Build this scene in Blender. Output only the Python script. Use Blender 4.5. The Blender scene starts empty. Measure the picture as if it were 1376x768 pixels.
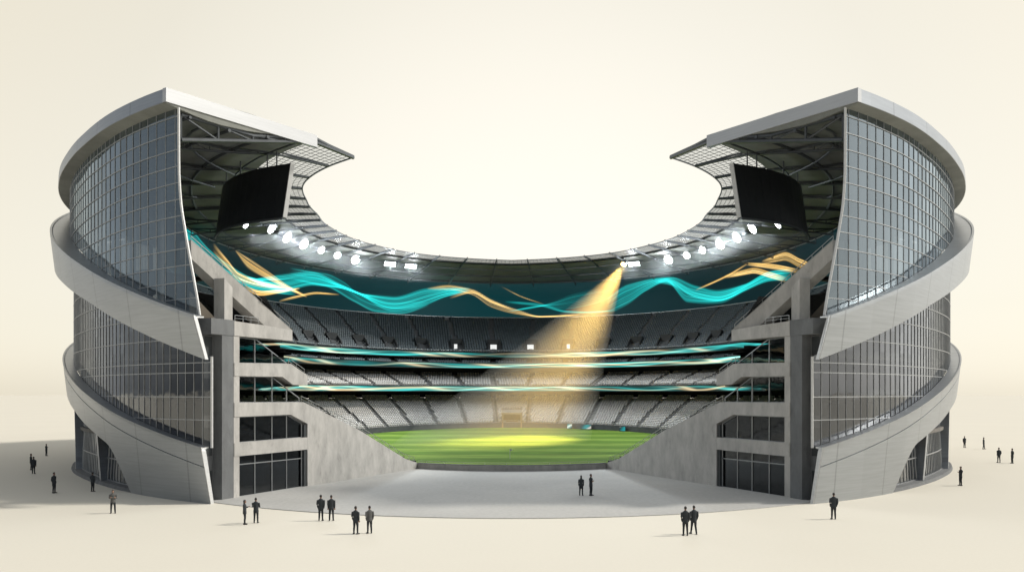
import bpy, bmesh, math, random
import numpy as np
from mathutils import Vector, Matrix
random.seed(7); rng = np.random.default_rng(7)
SC = bpy.context.scene
COL = SC.collection
rad = math.radians
CY = 128.0            # bowl centre is (0, CY)

# ------------------------------------------------------------------ materials
MATS = {}
def nodes(name):
    m = bpy.data.materials.new(name); m.use_nodes = True
    nt = m.node_tree; b = nt.nodes['Principled BSDF']
    MATS[name] = m
    return m, nt, b
def N(nt, t, **kw):
    n = nt.nodes.new(t)
    for k, v in kw.items():
        if k in n.inputs.keys(): n.inputs[k].default_value = v
        else: setattr(n, k, v)
    return n
def mat(name, col, rough=.6, metal=0., var=.15, scale=(1, 1, 1), nscale=1.0, bump=0., detail=6, spec=.5, second=None):
    """Principled surface whose base colour wanders with object-space noise."""
    m, nt, b = nodes(name)
    b.inputs['Roughness'].default_value = rough; b.inputs['Metallic'].default_value = metal
    b.inputs['Specular IOR Level'].default_value = spec
    tc = N(nt, 'ShaderNodeTexCoord'); mp = N(nt, 'ShaderNodeMapping')
    mp.inputs['Scale'].default_value = scale
    nt.links.new(tc.outputs['Object'], mp.inputs['Vector'])
    nz = N(nt, 'ShaderNodeTexNoise'); nz.inputs['Scale'].default_value = nscale; nz.inputs['Detail'].default_value = detail
    nz.inputs['Roughness'].default_value = .65
    nt.links.new(mp.outputs[0], nz.inputs['Vector'])
    cr = N(nt, 'ShaderNodeValToRGB')
    cr.color_ramp.elements[0].position = .3; cr.color_ramp.elements[1].position = .7
    c2 = second or col
    cr.color_ramp.elements[0].color = (*[c * (1 - var) for c in col], 1)
    cr.color_ramp.elements[1].color = (*[min(1, c * (1 + var)) for c in c2], 1)
    nt.links.new(nz.outputs['Fac'], cr.inputs[0]); nt.links.new(cr.outputs[0], b.inputs['Base Color'])
    if bump:
        bp = N(nt, 'ShaderNodeBump'); bp.inputs['Strength'].default_value = bump; bp.inputs['Distance'].default_value = .05
        nt.links.new(nz.outputs['Fac'], bp.inputs['Height']); nt.links.new(bp.outputs[0], b.inputs['Normal'])
    return m
def emit(name, col, strength):
    m, nt, b = nodes(name)
    b.inputs['Base Color'].default_value = (.02, .02, .02, 1)
    b.inputs['Emission Color'].default_value = (*col, 1); b.inputs['Emission Strength'].default_value = strength
    return m
def emit_attr(name, strength):
    m, nt, b = nodes(name)
    b.inputs['Base Color'].default_value = (.006, .008, .009, 1); b.inputs['Roughness'].default_value = .4; b.inputs['Specular IOR Level'].default_value = .08
    a = N(nt, 'ShaderNodeAttribute'); a.attribute_name = 'screen'
    nt.links.new(a.outputs['Color'], b.inputs['Emission Color']); b.inputs['Emission Strength'].default_value = strength
    return m
def glass(name, tint, refl, rough=.02, f0=.12, f1=1.0, pane=None):
    """Thin sheet glass: tinted see-through plus a mirror layer that grows at grazing angles."""
    m = bpy.data.materials.new(name); m.use_nodes = True; nt = m.node_tree; nt.nodes.clear(); MATS[name] = m
    out = N(nt, 'ShaderNodeOutputMaterial'); mx = N(nt, 'ShaderNodeMixShader')
    tr = N(nt, 'ShaderNodeBsdfTransparent'); tr.inputs[0].default_value = (*tint, 1)
    gl = N(nt, 'ShaderNodeBsdfGlossy'); gl.inputs['Color'].default_value = (*refl, 1); gl.inputs['Roughness'].default_value = rough
    tc = N(nt, 'ShaderNodeTexCoord'); nz = N(nt, 'ShaderNodeTexNoise'); nz.inputs['Scale'].default_value = .55
    bp = N(nt, 'ShaderNodeBump'); bp.inputs['Strength'].default_value = .05; bp.inputs['Distance'].default_value = .2
    nt.links.new(tc.outputs['Object'], nz.inputs['Vector']); nt.links.new(nz.outputs['Fac'], bp.inputs['Height'])
    nt.links.new(bp.outputs[0], gl.inputs['Normal'])
    lw0 = N(nt, 'ShaderNodeLayerWeight'); lw0.inputs['Blend'].default_value = .5
    lw = N(nt, 'ShaderNodeMath'); lw.operation = 'POWER'; lw.inputs[1].default_value = 4.0; nt.links.new(lw0.outputs['Facing'], lw.inputs[0])
    mr = N(nt, 'ShaderNodeMapRange'); mr.inputs['From Min'].default_value = 0; mr.inputs['From Max'].default_value = 1
    mr.inputs['To Min'].default_value = f0; mr.inputs['To Max'].default_value = f1
    nt.links.new(lw.outputs[0], mr.inputs['Value']); nt.links.new(mr.outputs[0], mx.inputs[0])
    if pane:
        sp = N(nt, 'ShaderNodeSeparateXYZ'); nt.links.new(tc.outputs['Object'], sp.inputs[0])
        y = N(nt, 'ShaderNodeMath'); y.operation = 'SUBTRACT'; y.inputs[0].default_value = CY; nt.links.new(sp.outputs['Y'], y.inputs[1])
        xa = N(nt, 'ShaderNodeMath'); xa.operation = 'ABSOLUTE'; nt.links.new(sp.outputs['X'], xa.inputs[0])
        a = N(nt, 'ShaderNodeMath'); a.operation = 'ARCTAN2'; nt.links.new(xa.outputs[0], a.inputs[0]); nt.links.new(y.outputs[0], a.inputs[1])
        k = N(nt, 'ShaderNodeMath'); k.operation = 'MULTIPLY_ADD'; k.inputs[1].default_value = 180 / math.pi / pane[0]; k.inputs[2].default_value = -pane[1] / pane[0] + 50; nt.links.new(a.outputs[0], k.inputs[0])
        z = N(nt, 'ShaderNodeMath'); z.operation = 'MULTIPLY_ADD'; z.inputs[1].default_value = 1 / pane[2]; z.inputs[2].default_value = -pane[3] / pane[2] + 50; nt.links.new(sp.outputs['Z'], z.inputs[0])
        cx = N(nt, 'ShaderNodeCombineXYZ')
        for i_, q_ in ((0, k), (1, z)):
            f = N(nt, 'ShaderNodeMath'); f.operation = 'FLOOR'; nt.links.new(q_.outputs[0], f.inputs[0]); nt.links.new(f.outputs[0], cx.inputs[i_])
        wn = N(nt, 'ShaderNodeTexWhiteNoise'); wn.noise_dimensions = '2D'; nt.links.new(cx.outputs[0], wn.inputs['Vector'])
        m2 = N(nt, 'ShaderNodeMapRange'); m2.inputs['To Min'].default_value = .86; m2.inputs['To Max'].default_value = 1.12; nt.links.new(wn.outputs['Value'], m2.inputs['Value'])
        pm = N(nt, 'ShaderNodeMath'); pm.operation = 'MULTIPLY'; pm.use_clamp = True; nt.links.new(mr.outputs[0], pm.inputs[0]); nt.links.new(m2.outputs[0], pm.inputs[1]); nt.links.new(pm.outputs[0], mx.inputs[0])
    nt.links.new(tr.outputs[0], mx.inputs[1]); nt.links.new(gl.outputs[0], mx.inputs[2]); nt.links.new(mx.outputs[0], out.inputs[0])
    return m

mat('metal', (.40, .422, .445), .36, .85, .10, (.10, .10, 3.0), 2.2, .01)
def add_seams(name, per_deg, depth):
    m = MATS[name]; nt = m.node_tree; b = nt.nodes['Principled BSDF']; src = b.inputs['Base Color'].links[0].from_socket
    tc = N(nt, 'ShaderNodeTexCoord'); sp = N(nt, 'ShaderNodeSeparateXYZ'); nt.links.new(tc.outputs['Object'], sp.inputs[0])
    y = N(nt, 'ShaderNodeMath'); y.operation = 'SUBTRACT'; y.inputs[0].default_value = CY; nt.links.new(sp.outputs['Y'], y.inputs[1])
    a = N(nt, 'ShaderNodeMath'); a.operation = 'ARCTAN2'; nt.links.new(sp.outputs['X'], a.inputs[0]); nt.links.new(y.outputs[0], a.inputs[1])
    k = N(nt, 'ShaderNodeMath'); k.operation = 'MULTIPLY'; k.inputs[1].default_value = 180 / math.pi * per_deg; nt.links.new(a.outputs[0], k.inputs[0])
    f = N(nt, 'ShaderNodeMath'); f.operation = 'FRACT'; nt.links.new(k.outputs[0], f.inputs[0])
    c = N(nt, 'ShaderNodeMath'); c.operation = 'COMPARE'; c.inputs[1].default_value = .5; c.inputs[2].default_value = .012; nt.links.new(f.outputs[0], c.inputs[0])
    fl = N(nt, 'ShaderNodeMath'); fl.operation = 'FLOOR'; nt.links.new(k.outputs[0], fl.inputs[0])
    wn = N(nt, 'ShaderNodeTexWhiteNoise'); wn.noise_dimensions = '1D'; nt.links.new(fl.outputs[0], wn.inputs['W'])
    mr = N(nt, 'ShaderNodeMapRange'); mr.inputs['To Min'].default_value = .97; mr.inputs['To Max'].default_value = 1.02; nt.links.new(wn.outputs['Value'], mr.inputs['Value'])
    mu = N(nt, 'ShaderNodeMath'); mu.operation = 'MULTIPLY_ADD'; mu.inputs[1].default_value = -depth; nt.links.new(c.outputs[0], mu.inputs[0]); nt.links.new(mr.outputs[0], mu.inputs[2])
    sc = N(nt, 'ShaderNodeVectorMath'); sc.operation = 'SCALE'; nt.links.new(src, sc.inputs[0]); nt.links.new(mu.outputs[0], sc.inputs['Scale']); nt.links.new(sc.outputs[0], b.inputs['Base Color'])
def add_stains(name, scale, amount):
    m = MATS[name]; nt = m.node_tree; b = nt.nodes['Principled BSDF']; src = b.inputs['Base Color'].links[0].from_socket
    tc = N(nt, 'ShaderNodeTexCoord'); mp = N(nt, 'ShaderNodeMapping'); mp.inputs['Scale'].default_value = (1, 1, .45); nt.links.new(tc.outputs['Object'], mp.inputs['Vector'])
    nz = N(nt, 'ShaderNodeTexNoise'); nz.inputs['Scale'].default_value = scale; nz.inputs['Detail'].default_value = 8; nz.inputs['Roughness'].default_value = .75; nt.links.new(mp.outputs[0], nz.inputs['Vector'])
    mr = N(nt, 'ShaderNodeMapRange'); mr.inputs['From Min'].default_value = .55; mr.inputs['From Max'].default_value = .72; mr.inputs['To Min'].default_value = 1; mr.inputs['To Max'].default_value = 1 - amount; nt.links.new(nz.outputs['Fac'], mr.inputs['Value'])
    sc = N(nt, 'ShaderNodeVectorMath'); sc.operation = 'SCALE'; nt.links.new(src, sc.inputs[0]); nt.links.new(mr.outputs[0], sc.inputs['Scale']); nt.links.new(sc.outputs[0], b.inputs['Base Color'])
add_seams('metal', 1 / 7.0, .22)
mat('metal_plain', (.56, .565, .57), .40, .6, .06, (.10, .10, 3.0), 2.2, .01)
mat('metal_edge', (.62, .62, .61), .45, .2, .08, (.3, .3, 3), 2)
mat('concrete', (.43, .415, .39), .85, 0, .2, (1, 1, .45), .9, .08)
mat('concrete_dark', (.15, .155, .158), .85, 0, .2, (1, 1, .5), .8, .05)  # also used on the shaded pier sides, with the shade in its tone
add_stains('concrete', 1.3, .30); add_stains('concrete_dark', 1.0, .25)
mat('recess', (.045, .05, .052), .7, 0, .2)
mat('interior', (.13, .112, .088), .8, 0, .3, (1, 1, 1), .25)
mat('floor_plate', (.16, .15, .135), .8, 0, .2)
mat('soffit', (.20, .205, .185), .7, 0, .25, (.4, .4, .4), .5)
mat('steel', (.085, .092, .098), .45, .5, .15)
mat('mullion', (.38, .39, .395), .4, .6, .1)
mat('lattice', (.10, .108, .115), .5, .4, .15)
mat('rail', (.42, .42, .41), .35, .7, .1)
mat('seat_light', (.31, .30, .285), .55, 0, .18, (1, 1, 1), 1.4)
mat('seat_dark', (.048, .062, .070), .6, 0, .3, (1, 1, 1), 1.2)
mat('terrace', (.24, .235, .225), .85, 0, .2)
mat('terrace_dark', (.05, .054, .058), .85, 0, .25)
mat('aisle', (.065, .067, .07), .85, 0, .3, (1, 1, 1), 3)
mat('black', (.012, .013, .015), .38, 0, .2, spec=.4)
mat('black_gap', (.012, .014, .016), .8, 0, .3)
mat('tunnel', (.15, .098, .045), .8, 0, .15)
mat('tunnel_frame', (.20, .15, .085), .7, 0, .1)
mat('white_paint', (.8, .8, .78), .5, 0, .05)
mat('lamp_body', (.06, .065, .07), .5, .5, .1)
emit('lamp_white', (.93, .97, 1.0), 34.0)
emit('lamp_gold', (1.0, .70, .22), 30.0)
emit('lit_panel', (.95, .97, .95), .9)
emit_attr('screen', 1.0)
glass('facade_glass', (.22, .245, .26), (.80, .92, 1.0), .03, .19, 1.0, (1.32, 24.0, 1.36, 13.6))
glass('facade_glass_low', (.36, .36, .35), (.92, .95, 1.0), .04, .10, 1.0, (1.02, 22.75, 1.9, 6.55))
glass('window_glass', (.20, .22, .23), (.9, .95, 1.0), .03, .06)
glass('clear_glass', (.86, .89, .90), (1, 1, 1), .02, .03)
glass('lattice_glass', (.80, .82, .83), (1, 1, 1), .1, .0, .12)

def ground_mat(name, col, var, big, fine):
    m, nt, b = nodes(name)
    b.inputs['Roughness'].default_value = .8; b.inputs['Specular IOR Level'].default_value = .25
    tc = N(nt, 'ShaderNodeTexCoord')
    n1 = N(nt, 'ShaderNodeTexNoise'); n1.inputs['Scale'].default_value = big; n1.inputs['Detail'].default_value = 5
    n2 = N(nt, 'ShaderNodeTexNoise'); n2.inputs['Scale'].default_value = fine; n2.inputs['Detail'].default_value = 3
    for n in (n1, n2): nt.links.new(tc.outputs['Object'], n.inputs['Vector'])
    ad = N(nt, 'ShaderNodeMath'); ad.operation = 'ADD'
    nt.links.new(n1.outputs['Fac'], ad.inputs[0]); nt.links.new(n2.outputs['Fac'], ad.inputs[1])
    mr = N(nt, 'ShaderNodeMapRange'); mr.inputs['From Min'].default_value = .6; mr.inputs['From Max'].default_value = 1.4
    mr.inputs['To Min'].default_value = 1 - var; mr.inputs['To Max'].default_value = 1 + var
    nt.links.new(ad.outputs[0], mr.inputs['Value'])
    mu = N(nt, 'ShaderNodeVectorMath'); mu.operation = 'SCALE'; mu.inputs[0].default_value = col
    nt.links.new(mr.outputs[0], mu.inputs['Scale']); nt.links.new(mu.outputs[0], b.inputs['Base Color'])
    return m
ground_mat('ground', (.645, .61, .528), .03, .05, 5)
ground_mat('forecourt', (.40, .395, .38), .14, .10, 3)

def grass_mat():
    m, nt, b = nodes('grass'); b.inputs['Roughness'].default_value = .9; b.inputs['Specular IOR Level'].default_value = .1
    tc = N(nt, 'ShaderNodeTexCoord'); sp = N(nt, 'ShaderNodeSeparateXYZ'); nt.links.new(tc.outputs['Object'], sp.inputs[0])
    n0 = N(nt, 'ShaderNodeTexNoise'); n0.inputs['Scale'].default_value = .09; nt.links.new(tc.outputs['Object'], n0.inputs['Vector'])
    wob = N(nt, 'ShaderNodeMath'); wob.operation = 'MULTIPLY_ADD'; wob.inputs[1].default_value = 3.0
    nt.links.new(n0.outputs['Fac'], wob.inputs[0]); nt.links.new(sp.outputs['Y'], wob.inputs[2])
    k = N(nt, 'ShaderNodeMath'); k.operation = 'MULTIPLY'; k.inputs[1].default_value = 2 * math.pi / 8.5; nt.links.new(wob.outputs[0], k.inputs[0])
    s = N(nt, 'ShaderNodeMath'); s.operation = 'SINE'; nt.links.new(k.outputs[0], s.inputs[0])
    mr = N(nt, 'ShaderNodeMapRange'); mr.inputs['From Min'].default_value = -.5; mr.inputs['From Max'].default_value = .5
    nt.links.new(s.outputs[0], mr.inputs['Value'])
    mp = N(nt, 'ShaderNodeMapping'); mp.inputs['Scale'].default_value = (.25, 1.6, 1); nt.links.new(tc.outputs['Object'], mp.inputs['Vector'])
    nz = N(nt, 'ShaderNodeTexNoise'); nz.inputs['Scale'].default_value = .8; nz.inputs['Detail'].default_value = 8
    nt.links.new(mp.outputs[0], nz.inputs['Vector'])
    mx = N(nt, 'ShaderNodeMix', data_type='RGBA'); nt.links.new(mr.outputs[0], mx.inputs[0])
    mx.inputs[6].default_value = (.066, .125, .016, 1); mx.inputs[7].default_value = (.115, .182, .030, 1)
    mr2 = N(nt, 'ShaderNodeMapRange'); mr2.inputs['From Min'].default_value = .3; mr2.inputs['From Max'].default_value = .7
    mr2.inputs['To Min'].default_value = .65; mr2.inputs['To Max'].default_value = 1.3; nt.links.new(nz.outputs['Fac'], mr2.inputs['Value'])
    mu = N(nt, 'ShaderNodeVectorMath'); mu.operation = 'SCALE'; nt.links.new(mx.outputs[2], mu.inputs[0]); nt.links.new(mr2.outputs[0], mu.inputs['Scale'])
    nt.links.new(mu.outputs[0], b.inputs['Base Color'])
grass_mat()

# ------------------------------------------------------------------ objects
def tag(o, label=None, cat=None, group=None, kind=None):
    for k, v in (('label', label), ('category', cat), ('group', group), ('kind', kind)):
        if v: o[k] = v
    return o
def empty(name, loc=(0, 0, 0), rz=0, **kw):
    o = bpy.data.objects.new(name, None); COL.objects.link(o)
    o.location = loc; o.rotation_euler = (0, 0, rz)
    return tag(o, **kw)
def link_mesh(name, me, m, parent=None):
    o = bpy.data.objects.new(name, me); COL.objects.link(o)
    for x in (m if isinstance(m, (list, tuple)) else [m]): me.materials.append(MATS[x])
    if parent: o.parent = parent
    return o
class MB:
    def __init__(s): s.v = []; s.f = []
    def grid(s, rows, closed=False):
        """rows: list of equally long point lists"""
        b = len(s.v); n = len(rows[0])
        for r in rows: s.v += [tuple(p) for p in r]
        for i in range(len(rows) - 1 + (1 if closed else 0)):
            i2 = (i + 1) % len(rows)
            for j in range(n - 1):
                s.f.append((b + i * n + j, b + i * n + j + 1, b + i2 * n + j + 1, b + i2 * n + j))
        return s
    def poly(s, pts):
        b = len(s.v); s.v += [tuple(p) for p in pts]; s.f.append(tuple(range(b, b + len(pts)))); return s
    def prism(s, pts, d):
        """polygon pts extruded along vector d"""
        b = len(s.v); n = len(pts); d = Vector(d)
        s.v += [tuple(p) for p in pts] + [tuple(Vector(p) + d) for p in pts]
        s.f.append(tuple(range(b, b + n))); s.f.append(tuple(range(b + 2 * n - 1, b + n - 1, -1)))
        for i in range(n):
            j = (i + 1) % n; s.f.append((b + i, b + j, b + n + j, b + n + i))
        return s
    def box(s, c, size, M=None):
        c = Vector(c); x, y, z = [q / 2 for q in size]
        P = [Vector((i * x, j * y, k * z)) for k in (-1, 1) for i, j in ((-1, -1), (1, -1), (1, 1), (-1, 1))]
        P = [(M @ p if M is not None else p) + c for p in P]
        b = len(s.v); s.v += [tuple(p) for p in P]
        s.f += [tuple(b + q for q in f) for f in ((3, 2, 1, 0), (4, 5, 6, 7), (0, 1, 5, 4), (1, 2, 6, 5), (2, 3, 7, 6), (3, 0, 4, 7))]
        return s
    def tube(s, path, r, n=4, caps=True, up=(0, 0, 1)):
        path = [Vector(p) for p in path]
        rs = r if isinstance(r, (list, tuple)) else [r] * len(path)
        b = len(s.v); up = Vector(up)
        for i, p in enumerate(path):
            t = (path[min(i + 1, len(path) - 1)] - path[max(i - 1, 0)])
            t = t.normalized() if t.length > 1e-9 else Vector((0, 0, 1))
            u = up if abs(t.dot(up)) < .95 else Vector((1, 0, 0)) if abs(t.x) < .9 else Vector((0, 1, 0))
            a = t.cross(u).normalized(); c = a.cross(t)
            for k in range(n):
                q = 2 * math.pi * (k + .5) / n
                s.v.append(tuple(p + (a * math.cos(q) + c * math.sin(q)) * rs[i]))
        for i in range(len(path) - 1):
            for k in range(n):
                k2 = (k + 1) % n
                s.f.append((b + i * n + k, b + i * n + k2, b + (i + 1) * n + k2, b + (i + 1) * n + k))
        if caps:
            s.f.append(tuple(b + k for k in range(n - 1, -1, -1)))
            e = b + (len(path) - 1) * n; s.f.append(tuple(e + k for k in range(n)))
        return s
    def loft(s, rings):
        """closed body through elliptical rings (centre, ax, ay, yaw, n=14)"""
        b = len(s.v); n = 14
        for (c, ax, ay, yw) in rings:
            for k in range(n):
                q = 2 * math.pi * k / n; x, y = ax * math.cos(q), ay * math.sin(q)
                s.v.append((c[0] + x * math.cos(yw) - y * math.sin(yw), c[1] + x * math.sin(yw) + y * math.cos(yw), c[2]))
        for i in range(len(rings) - 1):
            for k in range(n):
                k2 = (k + 1) % n
                s.f.append((b + i * n + k, b + i * n + k2, b + (i + 1) * n + k2, b + (i + 1) * n + k))
        s.f.append(tuple(b + k for k in range(n - 1, -1, -1))); e = b + (len(rings) - 1) * n
        s.f.append(tuple(e + k for k in range(n)))
        return s
    def mesh(s, name):
        me = bpy.data.meshes.new(name); me.from_pydata(s.v, [], s.f); me.update(); return me
    def build(s, name, m, parent=None, smooth=False, fix=False):
        me = s.mesh(name)
        if fix:
            bm = bmesh.new(); bm.from_mesh(me); bmesh.ops.recalc_face_normals(bm, faces=bm.faces); bm.to_mesh(me); bm.free()
        if smooth: me.polygons.foreach_set('use_smooth', [True] * len(me.polygons))
        return link_mesh(name, me, m, parent)

# ------------------------------------------------------------------ plan curves (polar round the bowl centre, 0 deg = towards the forecourt)
def table(pts):
    xs = [p[0] for p in pts]; ys = [p[1] for p in pts]
    n = len(xs); d = [(ys[i + 1] - ys[i]) / (xs[i + 1] - xs[i]) for i in range(n - 1)]
    m = [0.0] * n
    for i in range(1, n - 1): m[i] = 0 if d[i - 1] * d[i] <= 0 else 2 * d[i - 1] * d[i] / (d[i - 1] + d[i])
    m[0] = d[0]; m[-1] = d[-1]
    def f(x):
        if x <= xs[0]: return ys[0] + (x - xs[0]) * m[0]
        if x >= xs[-1]: return ys[-1]
        i = max(j for j in range(n - 1) if xs[j] <= x); h = xs[i + 1] - xs[i]; t = (x - xs[i]) / h
        return ((2*t**3 - 3*t*t + 1) * ys[i] + (t**3 - 2*t*t + t) * h * m[i] + (-2*t**3 + 3*t*t) * ys[i + 1] + (t**3 - t*t) * h * m[i + 1])
    return f
def fold(th):
    th = th % 360
    return 360 - th if th > 180 else th
def ell(a, bf, br):
    def f(th):
        c, s = math.cos(rad(fold(th))), math.sin(rad(th)); b = bf if c > 0 else br
        return 1 / math.sqrt((s / a)**2 + (c / b)**2)
    return f
def P(th, r, z, s=1):
    """th grows towards the left wing (s=1) or the right one (s=-1)"""
    return Vector((-s * r * math.sin(rad(th)), CY - r * math.cos(rad(th)), z))
R = table([(0, 66), (22, 62.4), (26.5, 61.6), (33.7, 60.2), (44.3, 58.2), (53.7, 57.2), (62.7, 56.9), (77, 57.2), (90, 58), (120, 60.5), (150, 63.5), (180, 65)])
Li = table([(23, 39.9), (24.6, 39.4), (32, 37.6), (43.7, 34.6), (62, 29.6), (81.5, 27), (95, 26.9), (128, 29.3), (149, 32.5), (180, 36)])
Lw = table([(23, 7.2), (44, 6.6), (90, 4.8), (180, 5.0)])
LED = ell(45, 57, 57)
def zt(front, rear):          # heights drop a little where the stands run out into the cut face
    def f(th):
        t = min(1, max(0, (fold(th) - 23) / 45)); t = t * t * (3 - 2 * t)
        return front + (rear - front) * t
    return f
A_r, A_b, A_t = ell(35.6, 56.8, 44), zt(13.45, 15.5), zt(14.4, 16.35)
B_r, B_b, B_t = ell(35.0, 56.3, 43), zt(11.8, 13.45), zt(12.6, 14.3)
C_r, C_b, C_t = ell(33.0, 54.9, 40), zt(9.44, 9.05), zt(10.3, 9.9)
M_r, M_z = ell(40.0, 55.0, 50), zt(11.3, 12.4)      # back of the middle tier
L_r0, L_z0 = ell(29.2, 27.7, 36), table([(23, .85), (90, 2.2), (180, 3.15)])
L_r1, L_z1 = ell(39.0, 53.1, 46), zt(7.95, 8.0)
U_z = zt(17.3, 23.9)
def field_z(y): return .5 + (y - 99.5) * .028
def ths(a, b, step):
    n = max(1, int(round(abs(b - a) / step))); return [a + (b - a) * i / n for i in range(n + 1)]
FULL = ths(23.2, 336.8, 1.0)

# ------------------------------------------------------------------ setting: ground, forecourt, pitch
g = MB()
rr = [0, 30, 60, 100, 160, 260, 500, 1000, 3000]
g.grid([[(r * math.cos(q), CY + r * math.sin(q), 0) for q in [2 * math.pi * k / 96 for k in range(97)]] for r in rr])
tag(g.build('ground', 'ground'), 'pale cream studio-like ground running to the horizon', 'ground', kind='structure')
FE = ell(47, 66, 66)
LOWR = lambda th: 29 - 1.25 * (th / 23.0)**2
def ringxy(f, th, z): return P(th, f(th), z)
f_ = MB(); T = ths(-23.4, 23.4, .6)
top = [[P(t, LOWR(t) + (FE(t) - LOWR(t)) * k / 8, .05) for t in T] for k in range(9)]
f_.grid(top); f_.grid([[P(t, FE(t), .05) for t in T], [P(t, FE(t), 0.0) for t in T]])
tag(f_.build('forecourt', 'forecourt'), 'grey concrete forecourt between the two cut wings', 'forecourt', kind='structure')
p_ = MB(); T = ths(0, 360, 2)
def fr(t):
    a = fold(t); return (LOWR(a) - .3) if a < 23 else L_r0(a) - .02 if a > 30 else (LOWR(23) - .3) * (30 - a) / 7 + (L_r0(30) - .02) * (a - 23) / 7
p_.grid([[(lambda q: (q.x, q.y, field_z(q.y)))(P(t, max(.01, fr(t) * k / 10), 0)) for t in T] for k in range(11)])
tag(p_.build('pitch', 'grass'), 'striped green playing field inside the bowl', 'pitch', kind='structure')
# low wall across the mouth
w = MB(); T = ths(-22.9, 22.9, .8)
w.grid([[P(t, LOWR(t) + o, z) for t in T] for o, z in ((0, .05), (0, .66), (-.28, .66), (-.28, .3))])
root = empty('perimeter_wall', P(0, 29, 0), label='low curved concrete wall along the front of the pitch', cat='wall')
o = w.build('wall', 'concrete', root); o.location = -root.location
c_ = MB(); c_.grid([[P(t, LOWR(t) + .05, z) for t in T] if i in (0, 1) else [P(t, LOWR(t) - .33, z) for t in T] for i, z in enumerate((.663, .72, .72, .663))], closed=True)
o = c_.build('coping', 'concrete_dark', root); o.location = -root.location
# touch-line hoop rail on the coping
hr = MB(); hr.tube([P(t, LOWR(t) - .14, .95) for t in T], .025, 4)
for t in T[::6]: hr.tube([P(t, LOWR(t) - .14, .72), P(t, LOWR(t) - .14, .95)], .02, 4)
o = hr.build('top_rail', 'rail', root); o.location = -root.location
# corner post at the pitch edge
fx, fy = 0.0, 108.0
root = empty('corner_flag', (fx - .25, fy, field_z(fy)), label='small white corner flag standing in the grass near the low wall', cat='flag')
b = MB(); b.tube([(0, 0, 0), (0, 0, 1.25)], .035, 8); b.build('pole', 'white_paint', root)
b = MB(); b.prism([(.03, -.008, 1.22), (.36, -.008, 1.1), (.03, -.008, .95)], (0, .016, 0)); b.build('pennant', 'white_paint', root)

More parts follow.
